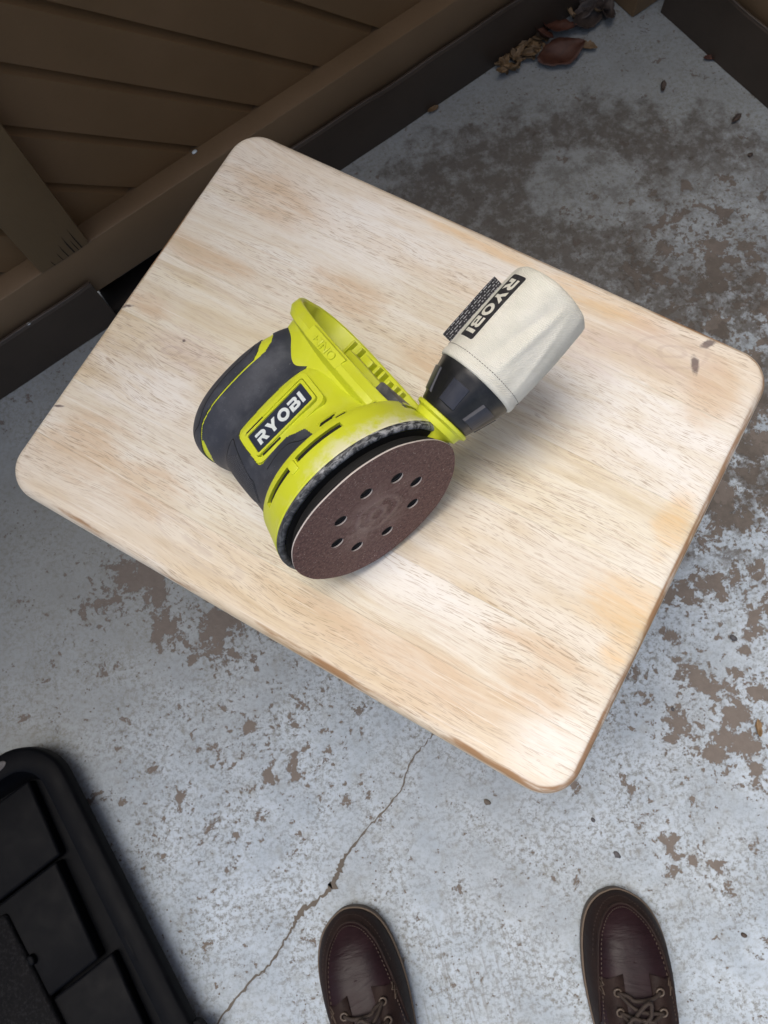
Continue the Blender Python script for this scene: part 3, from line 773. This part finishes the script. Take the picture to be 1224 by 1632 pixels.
cu = bpy.data.curves.new('emboss', 'FONT'); cu.body = 'ONE+'; cu.size = 8.2; cu.extrude = .3; cu.offset = .06; cu.align_x = 'CENTER'; cu.align_y = 'CENTER'
co = bpy.data.objects.new('emboss_tmp', cu); COL.objects.link(co)
bpy.context.view_layer.update()
me = bpy.data.meshes.new_from_object(co.evaluated_get(bpy.context.evaluated_depsgraph_get())); bpy.data.objects.remove(co)
for v in me.vertices:
    t_, u_ = v.co.x * 1.12, v.co.y; X = 48.2 - u_; Z = 94.5 + t_
    v.co = Vector((X, tside(X, Z) - .75 - v.co.z * .8, Z)) * .001
me.materials.clear(); me.materials.append(MAT['lime']); link(bpy.data.objects.new('embossed_lettering', me), pn)
# flank rib line and screw hole
V, F = loft([[(47.6 + r * math.cos(a), tside(47.6, 37) - d, 37 + 1.25 * r * math.sin(a)) for a in np.linspace(0, 2 * np.pi, 24, endpoint=False)] for r, d in ((3.6, -1.0), (3.5, .75), (2.7, .85), (2.6, .8))])
mesh('screw_boss', mm(V), F, 'lime', sander, True)
V, F = loft([[(47.6 + r * math.cos(a), tside(47.6, 37) - .72, 37 + 1.25 * r * math.sin(a)) for a in np.linspace(0, 2 * np.pi, 24, endpoint=False)] for r in (2.75, .1)]); mesh('screw_hole', mm(V), F, 'void', sander)
# inside of the socket: terminal block and latch ribs on the far wall
box('terminal_block', (.034, -.020, .022), (.0600, .0262, .056), 'dkgrey', sander, .002)
box('socket_shelf', (.026, .010, .064), (.0560, .0275, .112), 'lime', sander, .0012)
for z0, z1, x1 in ((64, 66.5, 58.3), (70, 72.5, 58.3), (77, 80, 56.8), (85, 87.5, 58.3), (91, 93.5, 58.3), (98, 108, 57.0), (113, 115, 58.0), (122, 124, 57.5)):
    box('latch_rib', (.050, .0225, z0 * .001), ((x1 + 4.2) * .001, .0298, z1 * .001), 'lime', sander, .0005)
# dust port, nozzle, bag
def xrev(prof, c0, axis, n=80, wob=None):
    ax = np.array(axis, float); ax /= np.linalg.norm(ax)
    e1 = np.array([0, -1.0, 0]); e1 -= ax * (e1 @ ax); e1 /= np.linalg.norm(e1); e2 = np.cross(e1, ax); e2 = e2 if e2[2] > 0 else -e2
    a = np.linspace(0, 2 * np.pi, n, endpoint=False); L = []
    for t, r in prof:
        rr = np.full(n, r) if wob is None else wob(t, r, a)
        L.append(np.array(c0) + ax * t + np.outer(rr * np.cos(a), e1) + np.outer(rr * np.sin(a), e2))
    return L, ax, e1, e2
PC = (55, 0, 15.5); PAX = (1, .03, .085)
L, ax, e1, e2 = xrev([(-12, 9), (4, 11.5), (7.2, 13), (9, 16.2), (12, 16.8), (13, 17), (14.5, 19.6), (16.5, 19.8), (17, 19.2), (17, 12)], PC, PAX)
V, F = loft(L, True, True); prt = mesh('dust_port', mm(V), F, 'lime', sander, True); prt.data.set_sharp_from_angle(angle=R(40))
NC = np.array(PC) + ax * 17
bag = empty('dust_bag', Ms); tag(bag, 'cream canvas dust bag with black nozzle plugged into the green sander', 'dust bag')
def fac(t, r, a):
    k = .55 * np.cos(10 * a) * np.clip(t / 6, 0, 1) * np.clip((27 - t) / 6, 0, 1); return r + k
L, ax, e1, e2 = xrev([(-1, 15), (0, 17.6), (1.0, 18.6), (4, 19.3), (10, 21.4), (20, 24.6), (26, 26.2), (28, 26.8), (30.5, 26.8), (31, 25)], NC, PAX, 120, fac)
V, F = loft(L, True, True); nz = mesh('nozzle', mm(V), F, 'black', bag, True); nz.data.set_sharp_from_angle(angle=R(40))
for k in range(6):
    a0 = R(-15 + 60 * k)
    def pp(t, a, lift):
        r = np.interp(t, [4, 10, 20, 26], [19.3, 21.4, 24.6, 26.2]) + lift
        return NC + ax * t + (e1 * math.cos(a) + e2 * math.sin(a)) * r
    Vt, Ft = [], []; na = 8
    for t, w, l in ((5.2, .37, -.8), (6.0, .36, 1.1), (20.6, .31, 1.1), (21.4, .32, -.8)):
        for i in range(na + 1):
            u = -1 + 2 * i / na; l2 = l if abs(u) < .99 else -.8
            Vt.append(pp(t, a0 + u * w, l2))
    for i in range(3):
        for j in range(na): Ft.append((i * (na + 1) + j, i * (na + 1) + j + 1, (i + 1) * (na + 1) + j + 1, (i + 1) * (na + 1) + j))
    mesh('grip_panel', mm(Vt), Ft, 'panel', bag)
BC = NC + ax * 29; BAX = np.array((1, .06, .115)); BL = 70
rng = np.random.RandomState(11); ph = rng.rand(20) * 6.28
def wr(t, r, a):
    s = np.clip(t / BL, 0, 1)
    w = .7 * np.exp(-((np.mod(a + 1.25 + np.pi, 2 * np.pi) - np.pi - .35 * (s - .3)) / .09) ** 2) * np.sin(np.pi * s) + .5 * np.sin(2 * a + ph[5]) * s + .45 * np.sin(3 * a + ph[0] + 1.2 * s) + .22 * np.sin(7 * a + ph[1] - 2.5 * s) + .16 * np.sin(13 * a + ph[2] + 4 * s) * np.sin(3.1 * s + ph[3])
    # soft folds on the side facing the lower right
    fold = 1.3 * np.exp(-((np.mod(a + .75 + np.pi, 2 * np.pi) - np.pi + .25 * (s - .5)) / .10) ** 2) - 1.5 * np.exp(-((np.mod(a + .45 + np.pi, 2 * np.pi) - np.pi + .5 * (s - .4)) / .12) ** 2)
    return r + (w + fold * np.sin(np.pi * np.clip(s * 1.1, 0, 1)) ** .8) * np.clip(t / 10, 0, 1)
bp = [(0, 26.0), (-.6, 27.2), (.3, 28.3), (2, 28.7), (4.2, 28.6), (5.2, 28.1), (6.5, 28.3)] + [(t, 28.3 + 1.2 * math.sin(math.pi * min(1, t / BL) * .9)) for t in np.linspace(9, BL - 4, 44)] + [(BL - 1.5, 28.3), (BL, 27.0), (BL + 1.0, 24.5), (BL + 1.2, 18), (BL + .2, 8), (BL, 1)]
L, bax, b1, b2 = xrev(bp, BC, BAX, 240, wr)
V, F = loft(L, True, True); fb = mesh('canvas_pouch', mm(V), F, 'canvas', bag, True)
def bagpt(t, a, lift=0.0):
    r = float(wr(t, 28.3 + 1.2 * math.sin(math.pi * min(1, max(0, t) / BL) * .9), np.array([a]))[0]) + lift
    return BC + bax * t + (b1 * math.cos(a) + b2 * math.sin(a)) * r
st = []
for k in range(90):
    a = 2 * math.pi * k / 90; st.append(tube_vf([bagpt(7.2, a + .004, .12), bagpt(7.2, a + .048, .12)], .16, 5))
V, F = join_vf(st); sto = mesh('hem_stitching', mm(V), F, 'thread', bag); sto['kind'] = 'stuff'
# printed label wrapped on the pouch
def wrap(name, loops, lift, mat, parent, T0, A0):
    """2D (u along -axis, v towards smaller angle), mm"""
    bm = fill_loops(loops, 0)
    for axis, lo, hi, stp in ((1, -14, 14, 1.2), (0, -30, 30, 3.0)):
        p = lo
        while p < hi:
            co_ = [0, 0, 0]; co_[axis] = p; no_ = [0, 0, 0]; no_[axis] = 1
            bmesh.ops.bisect_plane(bm, geom=bm.verts[:] + bm.edges[:] + bm.faces[:], plane_co=co_, plane_no=no_); p += stp
    for v in bm.verts:
        q = bagpt(T0 - v.co.x, A0 - v.co.y / 29.0, lift); v.co = Vector(q) * .001
    return from_bm(name, bm, mat, parent)
LT, LA, HLW, HLH = 38.0, R(25), 24.0, 7.0
lb = wrap('printed_label', [rrect(-HLW, HLW, -HLH, HLH, 1.6)], .10, 'inkblack', bag, LT, LA)
ls, w = word_loops('RYOBI', 8.6, .12); kx = 41.0 / w
for Lq in ls: wrap('letter', [[(p[0] * kx - 20.5, p[1] - 4.3) for p in l] for l in Lq], .22, 'canvas', lb, LT, LA)
# care tag sewn into the side seam
tp = []
for i in range(13):
    t = 55 - 47.0 * i / 12; row = []
    for j in range(5):
        p = bagpt(t, R(58), -.3) + (b2 * .72 + b1 * .69) * (j * 1.75) + b1 * (.25 * math.sin(i * .7) * j / 4) ; row.append(p)
    tp.append(row)
# build in its own flat frame so the print follows it
tagobj = None
Vt = [p for row in tp for p in row]; Ft = [(i * 5 + j, i * 5 + j + 1, i * 5 + 6 + j, i * 5 + 5 + j) for i in range(12) for j in range(4)]
cx_ = Vector(tp[0][0]); ex_ = (Vector(tp[-1][0]) - cx_).normalized(); ey_ = Vector(tp[0][4]) - cx_; ey_ = (ey_ - ex_ * ey_.dot(ex_)).normalized(); ez_ = ex_.cross(ey_)
Mtag = Matrix(((ex_.x, ey_.x, ez_.x, cx_.x * .001), (ex_.y, ey_.y, ez_.y, cx_.y * .001), (ex_.z, ey_.z, ez_.z, cx_.z * .001), (0, 0, 0, 1)))
Mi = Mtag.inverted()
Vl = [Mi @ (Vector(p) * .001) for p in Vt]
V2 = [tuple(v) for v in Vl] + [(v.x, v.y, v.z - .0005) for v in Vl]; n0 = len(Vl)
F2 = Ft + [tuple(i + n0 for i in reversed(f)) for f in Ft]
bd = [i * 5 for i in range(13)] + [60 + j for j in range(1, 5)] + [i * 5 + 4 for i in range(11, -1, -1)] + [3, 2, 1]
F2 += [(bd[i], bd[(i + 1) % len(bd)], bd[(i + 1) % len(bd)] + n0, bd[i] + n0) for i in range(len(bd))]
tagobj = mesh('care_tag', V2, F2, 'tag', bag); tagobj.matrix_local = Mtag

# ------------------------------------------------------------------ black plastic bin at lower left
bd_ = Vector((.346, -.938, 0)); bn_ = Vector((-.938, -.346, 0))
RIM = .046
bo = Vector((-.4340, -.0025, 0)) - bd_ * .082      # sharp outer corner of the rim (upper right)
Mbin = Matrix(((bd_.x, bn_.x, 0, bo.x), (bd_.y, bn_.y, 0, bo.y), (0, 0, 1, 0), (0, 0, 0, 1)))
binr = empty('storage_bin', Mbin); tag(binr, 'black plastic bin with rounded rim on the concrete at lower left', 'bin')
# local: x along the long side (towards viewer), y away to the left, z up
BX, BY = .62, .42
def bl(i, z, r=.062): return [(x, y, z) for x, y in rrect(i, BX - i, i, BY - i, max(.006, r - i), 10)]
rings = [bl(.030, .001), bl(.026, .012), bl(.022, RIM - .020), bl(0, RIM - .020), bl(0, RIM - .006), bl(.0012, RIM - .002), bl(.004, RIM), bl(.024, RIM), bl(.0275, RIM - .0015), bl(.0285, RIM - .005), bl(.032, .022), bl(.040, .008)]
V, F = loft(rings, True, False); bw = mesh('rim_wall', V, F, 'bin', binr, True); bw.data.set_sharp_from_angle(angle=R(45))
V, F = loft([bl(.039, .0082), bl(.20, .0082, .3)], False, True); mesh('floor_panel', V, F, 'bin', binr)
# moulded panels inside: raised, separated by creases, with a moat by the wall
def slabpoly(name, pts, z0, z1, mat, bev=.003):
    bm = fill_loops([pts], z1 - z0); bmesh.ops.translate(bm, vec=(0, 0, z0), verts=bm.verts[:])
    bmesh.ops.dissolve_limit(bm, angle_limit=.01, verts=bm.verts[:], edges=bm.edges[:])
    te = [e for e in bm.edges if len(e.link_faces) == 2 and e.calc_face_angle() > .5]
    bmesh.ops.bevel(bm, geom=te, offset=bev, segments=3, affect='EDGES', profile=.5)
    return from_bm(name, bm, mat, binr, 40)
xs = [.040, .140, .262, .385, .510, .580]
for i in range(len(xs) - 1):
    a, b = xs[i] + .0015, xs[i + 1] - .0015
    y0 = .052 + (.010 if i % 2 else 0); dz = .004 if i % 2 else 0
    slabpoly('moulded_panel', [(a, y0), (b, y0 + .004), (b + .006, .15), (b - .004, .36), (a - .004, .36), (a + .006, .15)], .006, .025 + dz, 'bin', .0035)
slabpoly('centre_plateau', [(.16, .135), (.58, .120), (.58, .33), (.14, .33)], .020, .0345, 'bindusty', .004)
for x in (.22,): slabpoly('pip', circ(x, .130, .006, 14, .004), .020, .037, 'bin', .002)
# oval vent in the rim corner, rim clip, small hinge lugs outside
V, F = loft([[(.036 + (c * 1.0 - s * .0), .012, RIM + dz) if 0 else (.0125 + .006 * r * math.cos(a), .072 + .017 * r * math.sin(a), RIM + dz) for a in np.linspace(0, 2 * np.pi, 24, endpoint=False) for c, s in ((math.cos(a), math.sin(a)),)] for r, dz in ((1.0, .0003), (.9, .0012), (.8, .0008), (.05, .0006))])
mesh('rim_oval', V, F, 'bar', binr, True)
box('rim_catch', (.255, .020, RIM - .004), (.285, .0235, RIM + .0004), 'bin', binr, .001)
for x in (.385, .43):
    V, F = loft([[(x + .013 * math.cos(a), -.001 - .007 * abs(math.sin(a)), RIM - .012 + dz) for a in np.linspace(0, math.pi, 12)] + [(x - .013, .004, RIM - .012 + dz), (x + .013, .004, RIM - .012 + dz)] for dz in (-.006, .006)], True, True)
    mesh('hinge_lug', V, F, 'bin', binr)

# ------------------------------------------------------------------ shoes (toe towards +y, lateral side +x for the right shoe)
def shoe(name, tip, head, mirror, label):
    a = R(head); d = Vector((math.sin(a), math.cos(a), 0)); s = Vector((d.y, -d.x, 0)) * mirror
    o = Vector((tip[0], tip[1], 0)) - d * .300
    root = empty(name, Matrix(((s.x, d.x, 0, o.x), (s.y, d.y, 0, o.y), (0, 0, 1, 0), (0, 0, 0, 1)))); tag(root, label, 'shoe', 'pair of brown shoes')
    # sole outline: y, left x (medial, -), right x (lateral, +)
    OUT = np.array([(.004, -.012, .012), (.010, -.022, .022), (.03, -.031, .031), (.06, -.033, .033), (.10, -.033, .035), (.14, -.036, .041), (.18, -.043, .048), (.21, -.0465, .0500), (.235, -.0465, .0485), (.255, -.0445, .0445), (.272, -.040, .0375), (.285, -.0325, .0280), (.294, -.0215, .0155), (.2985, -.0098, .0045), (.2995, -.004, -.001)])
    O = crom(OUT, 90)
    # fix: smoothing by resampled y order
    def outline(grow): 
        kk = 1 + grow / .045; L_ = [((p[1] + p[2]) / 2 + (p[1] - p[2]) / 2 * kk, p[0]) for p in O]; R_ = [((p[1] + p[2]) / 2 - (p[1] - p[2]) / 2 * kk, p[0]) for p in O]
        pts = L_ + R_[::-1]
        return [(x, (y - .15) * (1 + grow / .15) + .15) for x, y in pts]
    loops = [[(x, y, z) for x, y in outline(g)] for g, z in ((-.004, 0), (-.0012, .003), (-.0006, .012), (.0002, .0165), (-.0002, .0185), (-.004, .019))]
    V, F = loft(loops, True, True); so_ = mesh('sole', V, F, 'sole', root, True); so_.data.set_sharp_from_angle(angle=R(50))
    # upper: dome over the sole outline, drawn in towards a spine
    NK, Y0, Y1 = 46, .045, .238
    oc = np.array(outline(-.0022)); seg = np.r_[0, np.cumsum(np.hypot(*np.diff(oc, axis=0).T))]
    uu = np.linspace(0, seg[-1], 300); OC = np.stack([np.interp(uu, seg, oc[:, 0]), np.interp(uu, seg, oc[:, 1])], 1)
    def spx(y): return (np.interp(y, O[:, 0], O[:, 1]) + np.interp(y, O[:, 0], O[:, 2])) / 2
    SP = np.array([(float(spx(min(max(y, Y0), Y1))), min(max(y, Y0), Y1)) for y in OC[:, 1]])
    HY = [0, .01, .05, .10, .125, .15, .175, .20, .225, .25, .27, .285, .30]; HZ = [.085, .092, .10, .102, .098, .090, .080, .072, .066, .061, .057, .053, .048]
    def hgt(y, u): return .018 + (np.interp(y, HY, HZ) - .018) * np.clip(1 - np.clip(u, 0, 1) ** 3.2, 0, 1) ** .52
    G = np.zeros((NK, 300, 3))
    for k in range(NK):
        u = 1 - (k / (NK - 1)) ** 1.25
        q = SP + (OC - SP) * u
        G[k, :, 0] = q[:, 0]; G[k, :, 1] = q[:, 1]; G[k, :, 2] = hgt(q[:, 1], u)
    _m = OC[:, 1] > Y1; _e = np.array([float(spx(Y1)), Y1]); _v = OC[_m] - _e; _an = np.arctan2(_v[:, 0], _v[:, 1]); _ra = np.hypot(_v[:, 0], _v[:, 1]); _o = np.argsort(_an)
    _xl = OC[OC[:, 0] < spx(OC[:, 1])]; _xr = OC[OC[:, 0] >= spx(OC[:, 1])]
    _xl = _xl[np.argsort(_xl[:, 1])]; _xr = _xr[np.argsort(_xr[:, 1])]
    def ztop(x, y):
        if y > Y1:
            dx, dy = x - _e[0], y - Y1; u = math.hypot(dx, dy) / float(np.interp(math.atan2(dx, dy), _an[_o], _ra[_o]))
        else:
            c = float(spx(y)); e_ = np.interp(y, _xl[:, 1], _xl[:, 0]) if x < c else np.interp(y, _xr[:, 1], _xr[:, 0]); u = abs(x - c) / max(.001, abs(e_ - c))
        return float(hgt(y, u))
    plug = [(-.035, .10), (-.0375, .175), (-.0372, .205), (-.0352, .235), (-.0300, .264), (-.0185, .2825), (-.003, .2890), (.0105, .2835), (.0245, .267), (.0340, .240), (.0385, .205), (.039, .175), (.0365, .10)]
    PL = crom(plug, 160)
    cen = (G[:-1, :-1] + G[1:, 1:]) / 2
    inp = inpoly(cen[..., 0], cen[..., 1], [tuple(p) for p in PL]) & (cen[..., 2] > .035)
    cut = (cen[..., 1] < .105) & (cen[..., 2] > .07)
    tongue = (cen[..., 1] < .178)
    nrm = np.cross(np.gradient(G, axis=1), np.gradient(G, axis=0)); nrm /= np.linalg.norm(nrm, axis=2, keepdims=True) + 1e-9
    if nrm[NK // 2, 150, 2] < 0: nrm = -nrm
    def part(nm, mask, off, mt):
        idx, V, F = {}, [], []
        for i, j in zip(*np.nonzero(mask)):
            f = []
            for p in ((i, j), (i, j + 1), (i + 1, j + 1), (i + 1, j)):
                if p not in idx: idx[p] = len(V); V.append(G[p] + nrm[p] * off)
                f.append(idx[p])
            F.append(tuple(f))
        return mesh(nm, V, F, mt, root, True)
    part('upper', ~cut & ~(inp), .0006, 'suede')
    part('vamp', inp & ~cut, .0002, 'vamp')
    def on(x, y, l): return (x, y, ztop(x, y) + l)
    pth = [on(x, y, .0012) for x, y in PL[14:-14]]
    tube('moccasin_seam', pth, .0017, 'suede', root, 8)
    pin = [on(x * .93, (y - .1) * .985 + .1, .0010) for x, y in PL[14:-14]]
    stp = []
    for i in range(0, len(pin) - 2, 2): stp.append(tube_vf([pin[i], pin[i + 1]], .00055, 5))
    pout = [on(x * 1.10, (y - .1) * 1.028 + .1, .0006) for x, y in PL[40:-40]]
    for i in range(0, len(pout) - 2, 2): stp.append(tube_vf([pout[i], pout[i + 1]], .0005, 5))
    V, F = join_vf(stp); q = mesh('stitching', V, F, 'thread', root); q['kind'] = 'stuff'
    # eyestays
    for sg in (-1, 1):
        Vq, Fq = [], []; n = 16
        for i in range(n + 1):
            y = .222 - .115 * i / n
            for x, l in ((sg * .0135, .0005), (sg * .014, .0030), (sg * .030, .0032), (sg * .0385, .0016)): Vq.append(on(x, y + (.006 if abs(x) < .02 else 0) - .0, l))
        for i in range(n):
            for j in range(3): Fq.append((4 * i + j, 4 * i + j + 1, 4 * i + 5 + j, 4 * i + 4 + j))
        mesh('eyestay', Vq, Fq, 'suede', root, True)
        kp = [on(sg * .0355, .222, .0020), on(sg * .033, .216, .003), on(sg * .0375, .212, .0025), on(sg * .0335, .207, .003), on(sg * .036, .218, .003)]
        tube('bar_tack', kp, .0008, 'thread', root, 6)
    for i, y in enumerate((.212, .195, .177, .158, .139)):
        for sg in (-1, 1):
            c = Vector(on(sg * .0215, y, .0040)); tube('eyelet', [(c.x + .0036 * math.cos(t), c.y + .0036 * math.sin(t), c.z + .0008 * math.sin(t)) for t in np.linspace(0, 2 * np.pi, 16, endpoint=False)], .0011, 'eyelet', root, 6, True)
        off = .006 * (1 if i % 2 else -1)
        tube('lace', crom([on(-.0215, y, .0035), on(-.012, y - .002, .0065), on(off, y - .005, .009), on(.012, y - .004, .0065), on(.0215, y, .0035)], 24), .0020, 'lace', root, 7)
        if i < 4:
            tube('lace', crom([on(-.0215, y, .0040), on(-.006, y - .012, .011), on(.0215, y - .018, .004)], 20), .0020, 'lace', root, 7)
    rg = random.Random(4 + mirror)
    for k in range(5):
        c = on(.005 * (k - 2), .196 - .008 * k, .012)
        pts = [(c[0] + sx * (.018 + .006 * rg.random()) * math.sin(t) * math.cos(.5 * t), c[1] + .012 * math.sin(2 * t + k) - .004 * k, c[2] + .004 * math.cos(t)) for sx in ((-1) ** k,) for t in np.linspace(0, 2.6, 9)]
        tube('lace_bow', crom(pts, 30), .0020, 'lace', root, 7)
    # collar: open ankle tube behind the laces
    lo = []
    for z, gx, gy, cy in ((.060, .033, .052, .062), (.10, .034, .050, .062), (.125, .036, .052, .058), (.150, .037, .053, .055), (.152, .034, .050, .055), (.12, .032, .048, .058), (.07, .030, .048, .060)):
        lo.append([(gx * math.cos(t), cy + gy * math.sin(t), z + .012 * math.sin(t) * (1 if z > .11 else 0)) for t in np.linspace(0, 2 * np.pi, 40, endpoint=False)])
    V, F = loft(lo, False, True); mesh('collar', V, F, 'suede', root, True)
    return root
shoe('shoe', (-.153, -.203), -7, -1, 'dark brown leather moc-toe shoe nearer the black bin, toes up')
shoe('shoe', (.158, -.248), 11, 1, 'dark brown leather moc-toe shoe at lower right, farther from the bin')

# ------------------------------------------------------------------ dry leaves and bits on the floor
def leaf_mesh(nm, l, w, curl, fold, seed):
    rg = np.random.RandomState(seed); n, m = 12, 6; V, F = [], []
    for i in range(n + 1):
        s = i / n; ww = w * (math.sin(math.pi * min(1, s * .96 + .03)) ** .75) * (1 + .10 * rg.randn() * (0 < i < n))
        for j in range(m + 1):
            u = -1 + 2 * j / m
            z = curl * (s - .5) ** 2 * 4 * l * .25 + fold * abs(u) ** 1.4 * ww + .02 * l * math.sin(s * 9 + u * 3 + seed)
            V.append(((s - .5) * l, u * ww * (1 + .04 * rg.randn()), z))
    for i in range(n):
        for j in range(m): F.append((i * (m + 1) + j, i * (m + 1) + j + 1, (i + 1) * (m + 1) + j + 1, (i + 1) * (m + 1) + j))
    me = bpy.data.meshes.new(nm); zmin = min(v[2] for v in V)
    me.from_pydata([(v[0], v[1], v[2] - zmin) for v in V], [], F); me.polygons.foreach_set('use_smooth', [True] * len(F)); return me
def put_leaf(nm, me, mat, loc, rot, label, group=None, cat='leaf', sc=1.0):
    sc = .62 if nm == 'leaf_fragment' else sc
    me = me.copy(); me.materials.clear(); me.materials.append(MAT[mat])
    o = link(bpy.data.objects.new(nm, me)); o.location = loc; o.rotation_euler = rot; o.scale = (sc, sc * .85, sc)
    m = o.modifiers.new('thickness', 'SOLIDIFY'); m.thickness = .00025
    return tag(o, label, cat, group)
def P(px, py, z=0):                                    # photograph pixel -> floor position (real place on the ground)
    dcv = Vector(((px - 612) / 1180, (py - 816) / 1180, 1)); mw = camo.matrix_world
    dw = Vector((mw[0][0] * dcv.x - mw[0][1] * dcv.y - mw[0][2], mw[1][0] * dcv.x - mw[1][1] * dcv.y - mw[1][2], mw[2][0] * dcv.x - mw[2][1] * dcv.y - mw[2][2]))
    t = (z - .95) / dw.z; return Vector((dw.x * t, dw.y * t, z))
lm_ = [leaf_mesh('leaf_a', .075, .026, .5, .22, 1), leaf_mesh('leaf_b', .05, .016, 1.0, .5, 2), leaf_mesh('leaf_c', .034, .009, .7, .9, 3), leaf_mesh('leaf_d', .06, .020, .8, .35, 4)]
put_leaf('dry_leaf', lm_[0], 'leaf_red', P(893, 88, .006), (R(8), R(-6), R(5)), 'largest red-brown dry leaf lying on the concrete by the leaf pile')
put_leaf('dry_leaf', lm_[3], 'leaf_red', P(885, 46, .010), (R(-14), R(10), R(-20)), 'folded red-brown leaf just behind the largest leaf')
put_leaf('dry_leaf', lm_[3], 'leaf_dark', P(935, 36, .004), (R(4), R(5), R(25)), 'grey-brown flat leaf beside the corner post')
put_leaf('dry_leaf', lm_[1], 'leaf_dark', P(965, 22, .006), (R(20), R(5), R(70)), 'small curled dark leaf touching the corner post')
put_leaf('dry_leaf', lm_[2], 'leaf_tan', P(934, 76, .002), (R(5), R(0), R(-35)), 'narrow tan leaf strip right of the largest leaf')
put_leaf('dry_leaf', lm_[1], 'leaf_red', P(858, 52, .016), (R(30), R(-10), R(112)), 'pale upright curled leaf left of the folded red leaf')
rg = random.Random(21)
for k in range(44):
    px = 795 + 75 * rg.random(); py = 112 - (px - 795) * .62 + rg.uniform(-16, 12)
    put_leaf('dry_leaf', lm_[2], 'leaf_tan', P(px, py, .002 + .012 * rg.random()), (rg.uniform(-.6, .6), rg.uniform(-.5, .5), rg.uniform(0, 6.28)), 'small tan curled leaf in the pile against the kick plate', 'small leaves in the pile', sc=rg.uniform(.35, .95))
for k in range(12):
    px = 865 + 110 * rg.random(); py = 14 + rg.uniform(-14, 10)
    put_leaf('dry_leaf', lm_[1 + k % 2], 'leaf_dark' if k % 3 else 'leaf_tan', P(px, py, .002 + .010 * rg.random()), (rg.uniform(-.5, .5), rg.uniform(-.5, .5), rg.uniform(0, 6.28)), 'dull brown leaf heaped along the fence up to the corner post', 'leaves heaped by the post', sc=rg.uniform(.5, .9))
put_leaf('leaf_fragment', lm_[2], 'leaf_dark', P(1055, 139, .001), (.3, 0, R(62)), 'dark pointed leaf scrap alone on the concrete near the right fence')
put_leaf('leaf_fragment', lm_[2], 'leaf_red', P(1131, 94, .001), (.1, 0, R(-10)), 'small reddish leaf scrap against the right kick plate')
put_leaf('leaf_fragment', lm_[2], 'leaf_dark', P(1172, 190, .001), (.2, 0, R(30)), 'tiny dark leaf scrap below the right kick plate')
put_leaf('leaf_fragment', lm_[2], 'leaf_tan', P(1207, 1160, .001), (.1, .1, R(75)), 'tan leaf scrap on bare concrete right of the table')
put_leaf('leaf_fragment', lm_[2], 'leaf_tan', P(690, 176, .001), (.1, .1, R(25)), 'tan leaf scrap at the foot of the kick plate behind the table')
def pebble(px, py, s, label, mat='stone'):
    bm = bmesh.new(); bmesh.ops.create_icosphere(bm, subdivisions=2, radius=1)
    rr = random.Random(int(px))
    for v in bm.verts: v.co *= 1 + rr.uniform(-.18, .18); v.co.x *= s; v.co.y *= s * .7; v.co.z *= s * .45
    o = from_bm('pebble', bm, mat, None, True); p = P(px, py); o.location = (p.x, p.y, s * .35); o.rotation_euler = (0, 0, rr.uniform(0, 6)); tag(o, label, 'pebble', 'grit on the concrete')
pebble(1168, 1017, .0050, 'dark pebble right of the table edge')
pebble(1072, 1130, .0028, 'tiny dark grit grain below the right table edge')
pebble(983, 1362, .0045, 'bluish dark chip between the table corner and the right shoe')
pebble(945, 1307, .0030, 'small black grit grain just below the nearest table corner')
pebble(776, 1278, .0045, 'grey-brown chip left of the nearest table corner', 'crackm')
pebble(1195, 248, .0045, 'brown chip near the right frame edge by the fence', 'leaf_dark')
pebble(1185, 1490, .0035, 'brown chip right of the right shoe', 'leaf_dark')
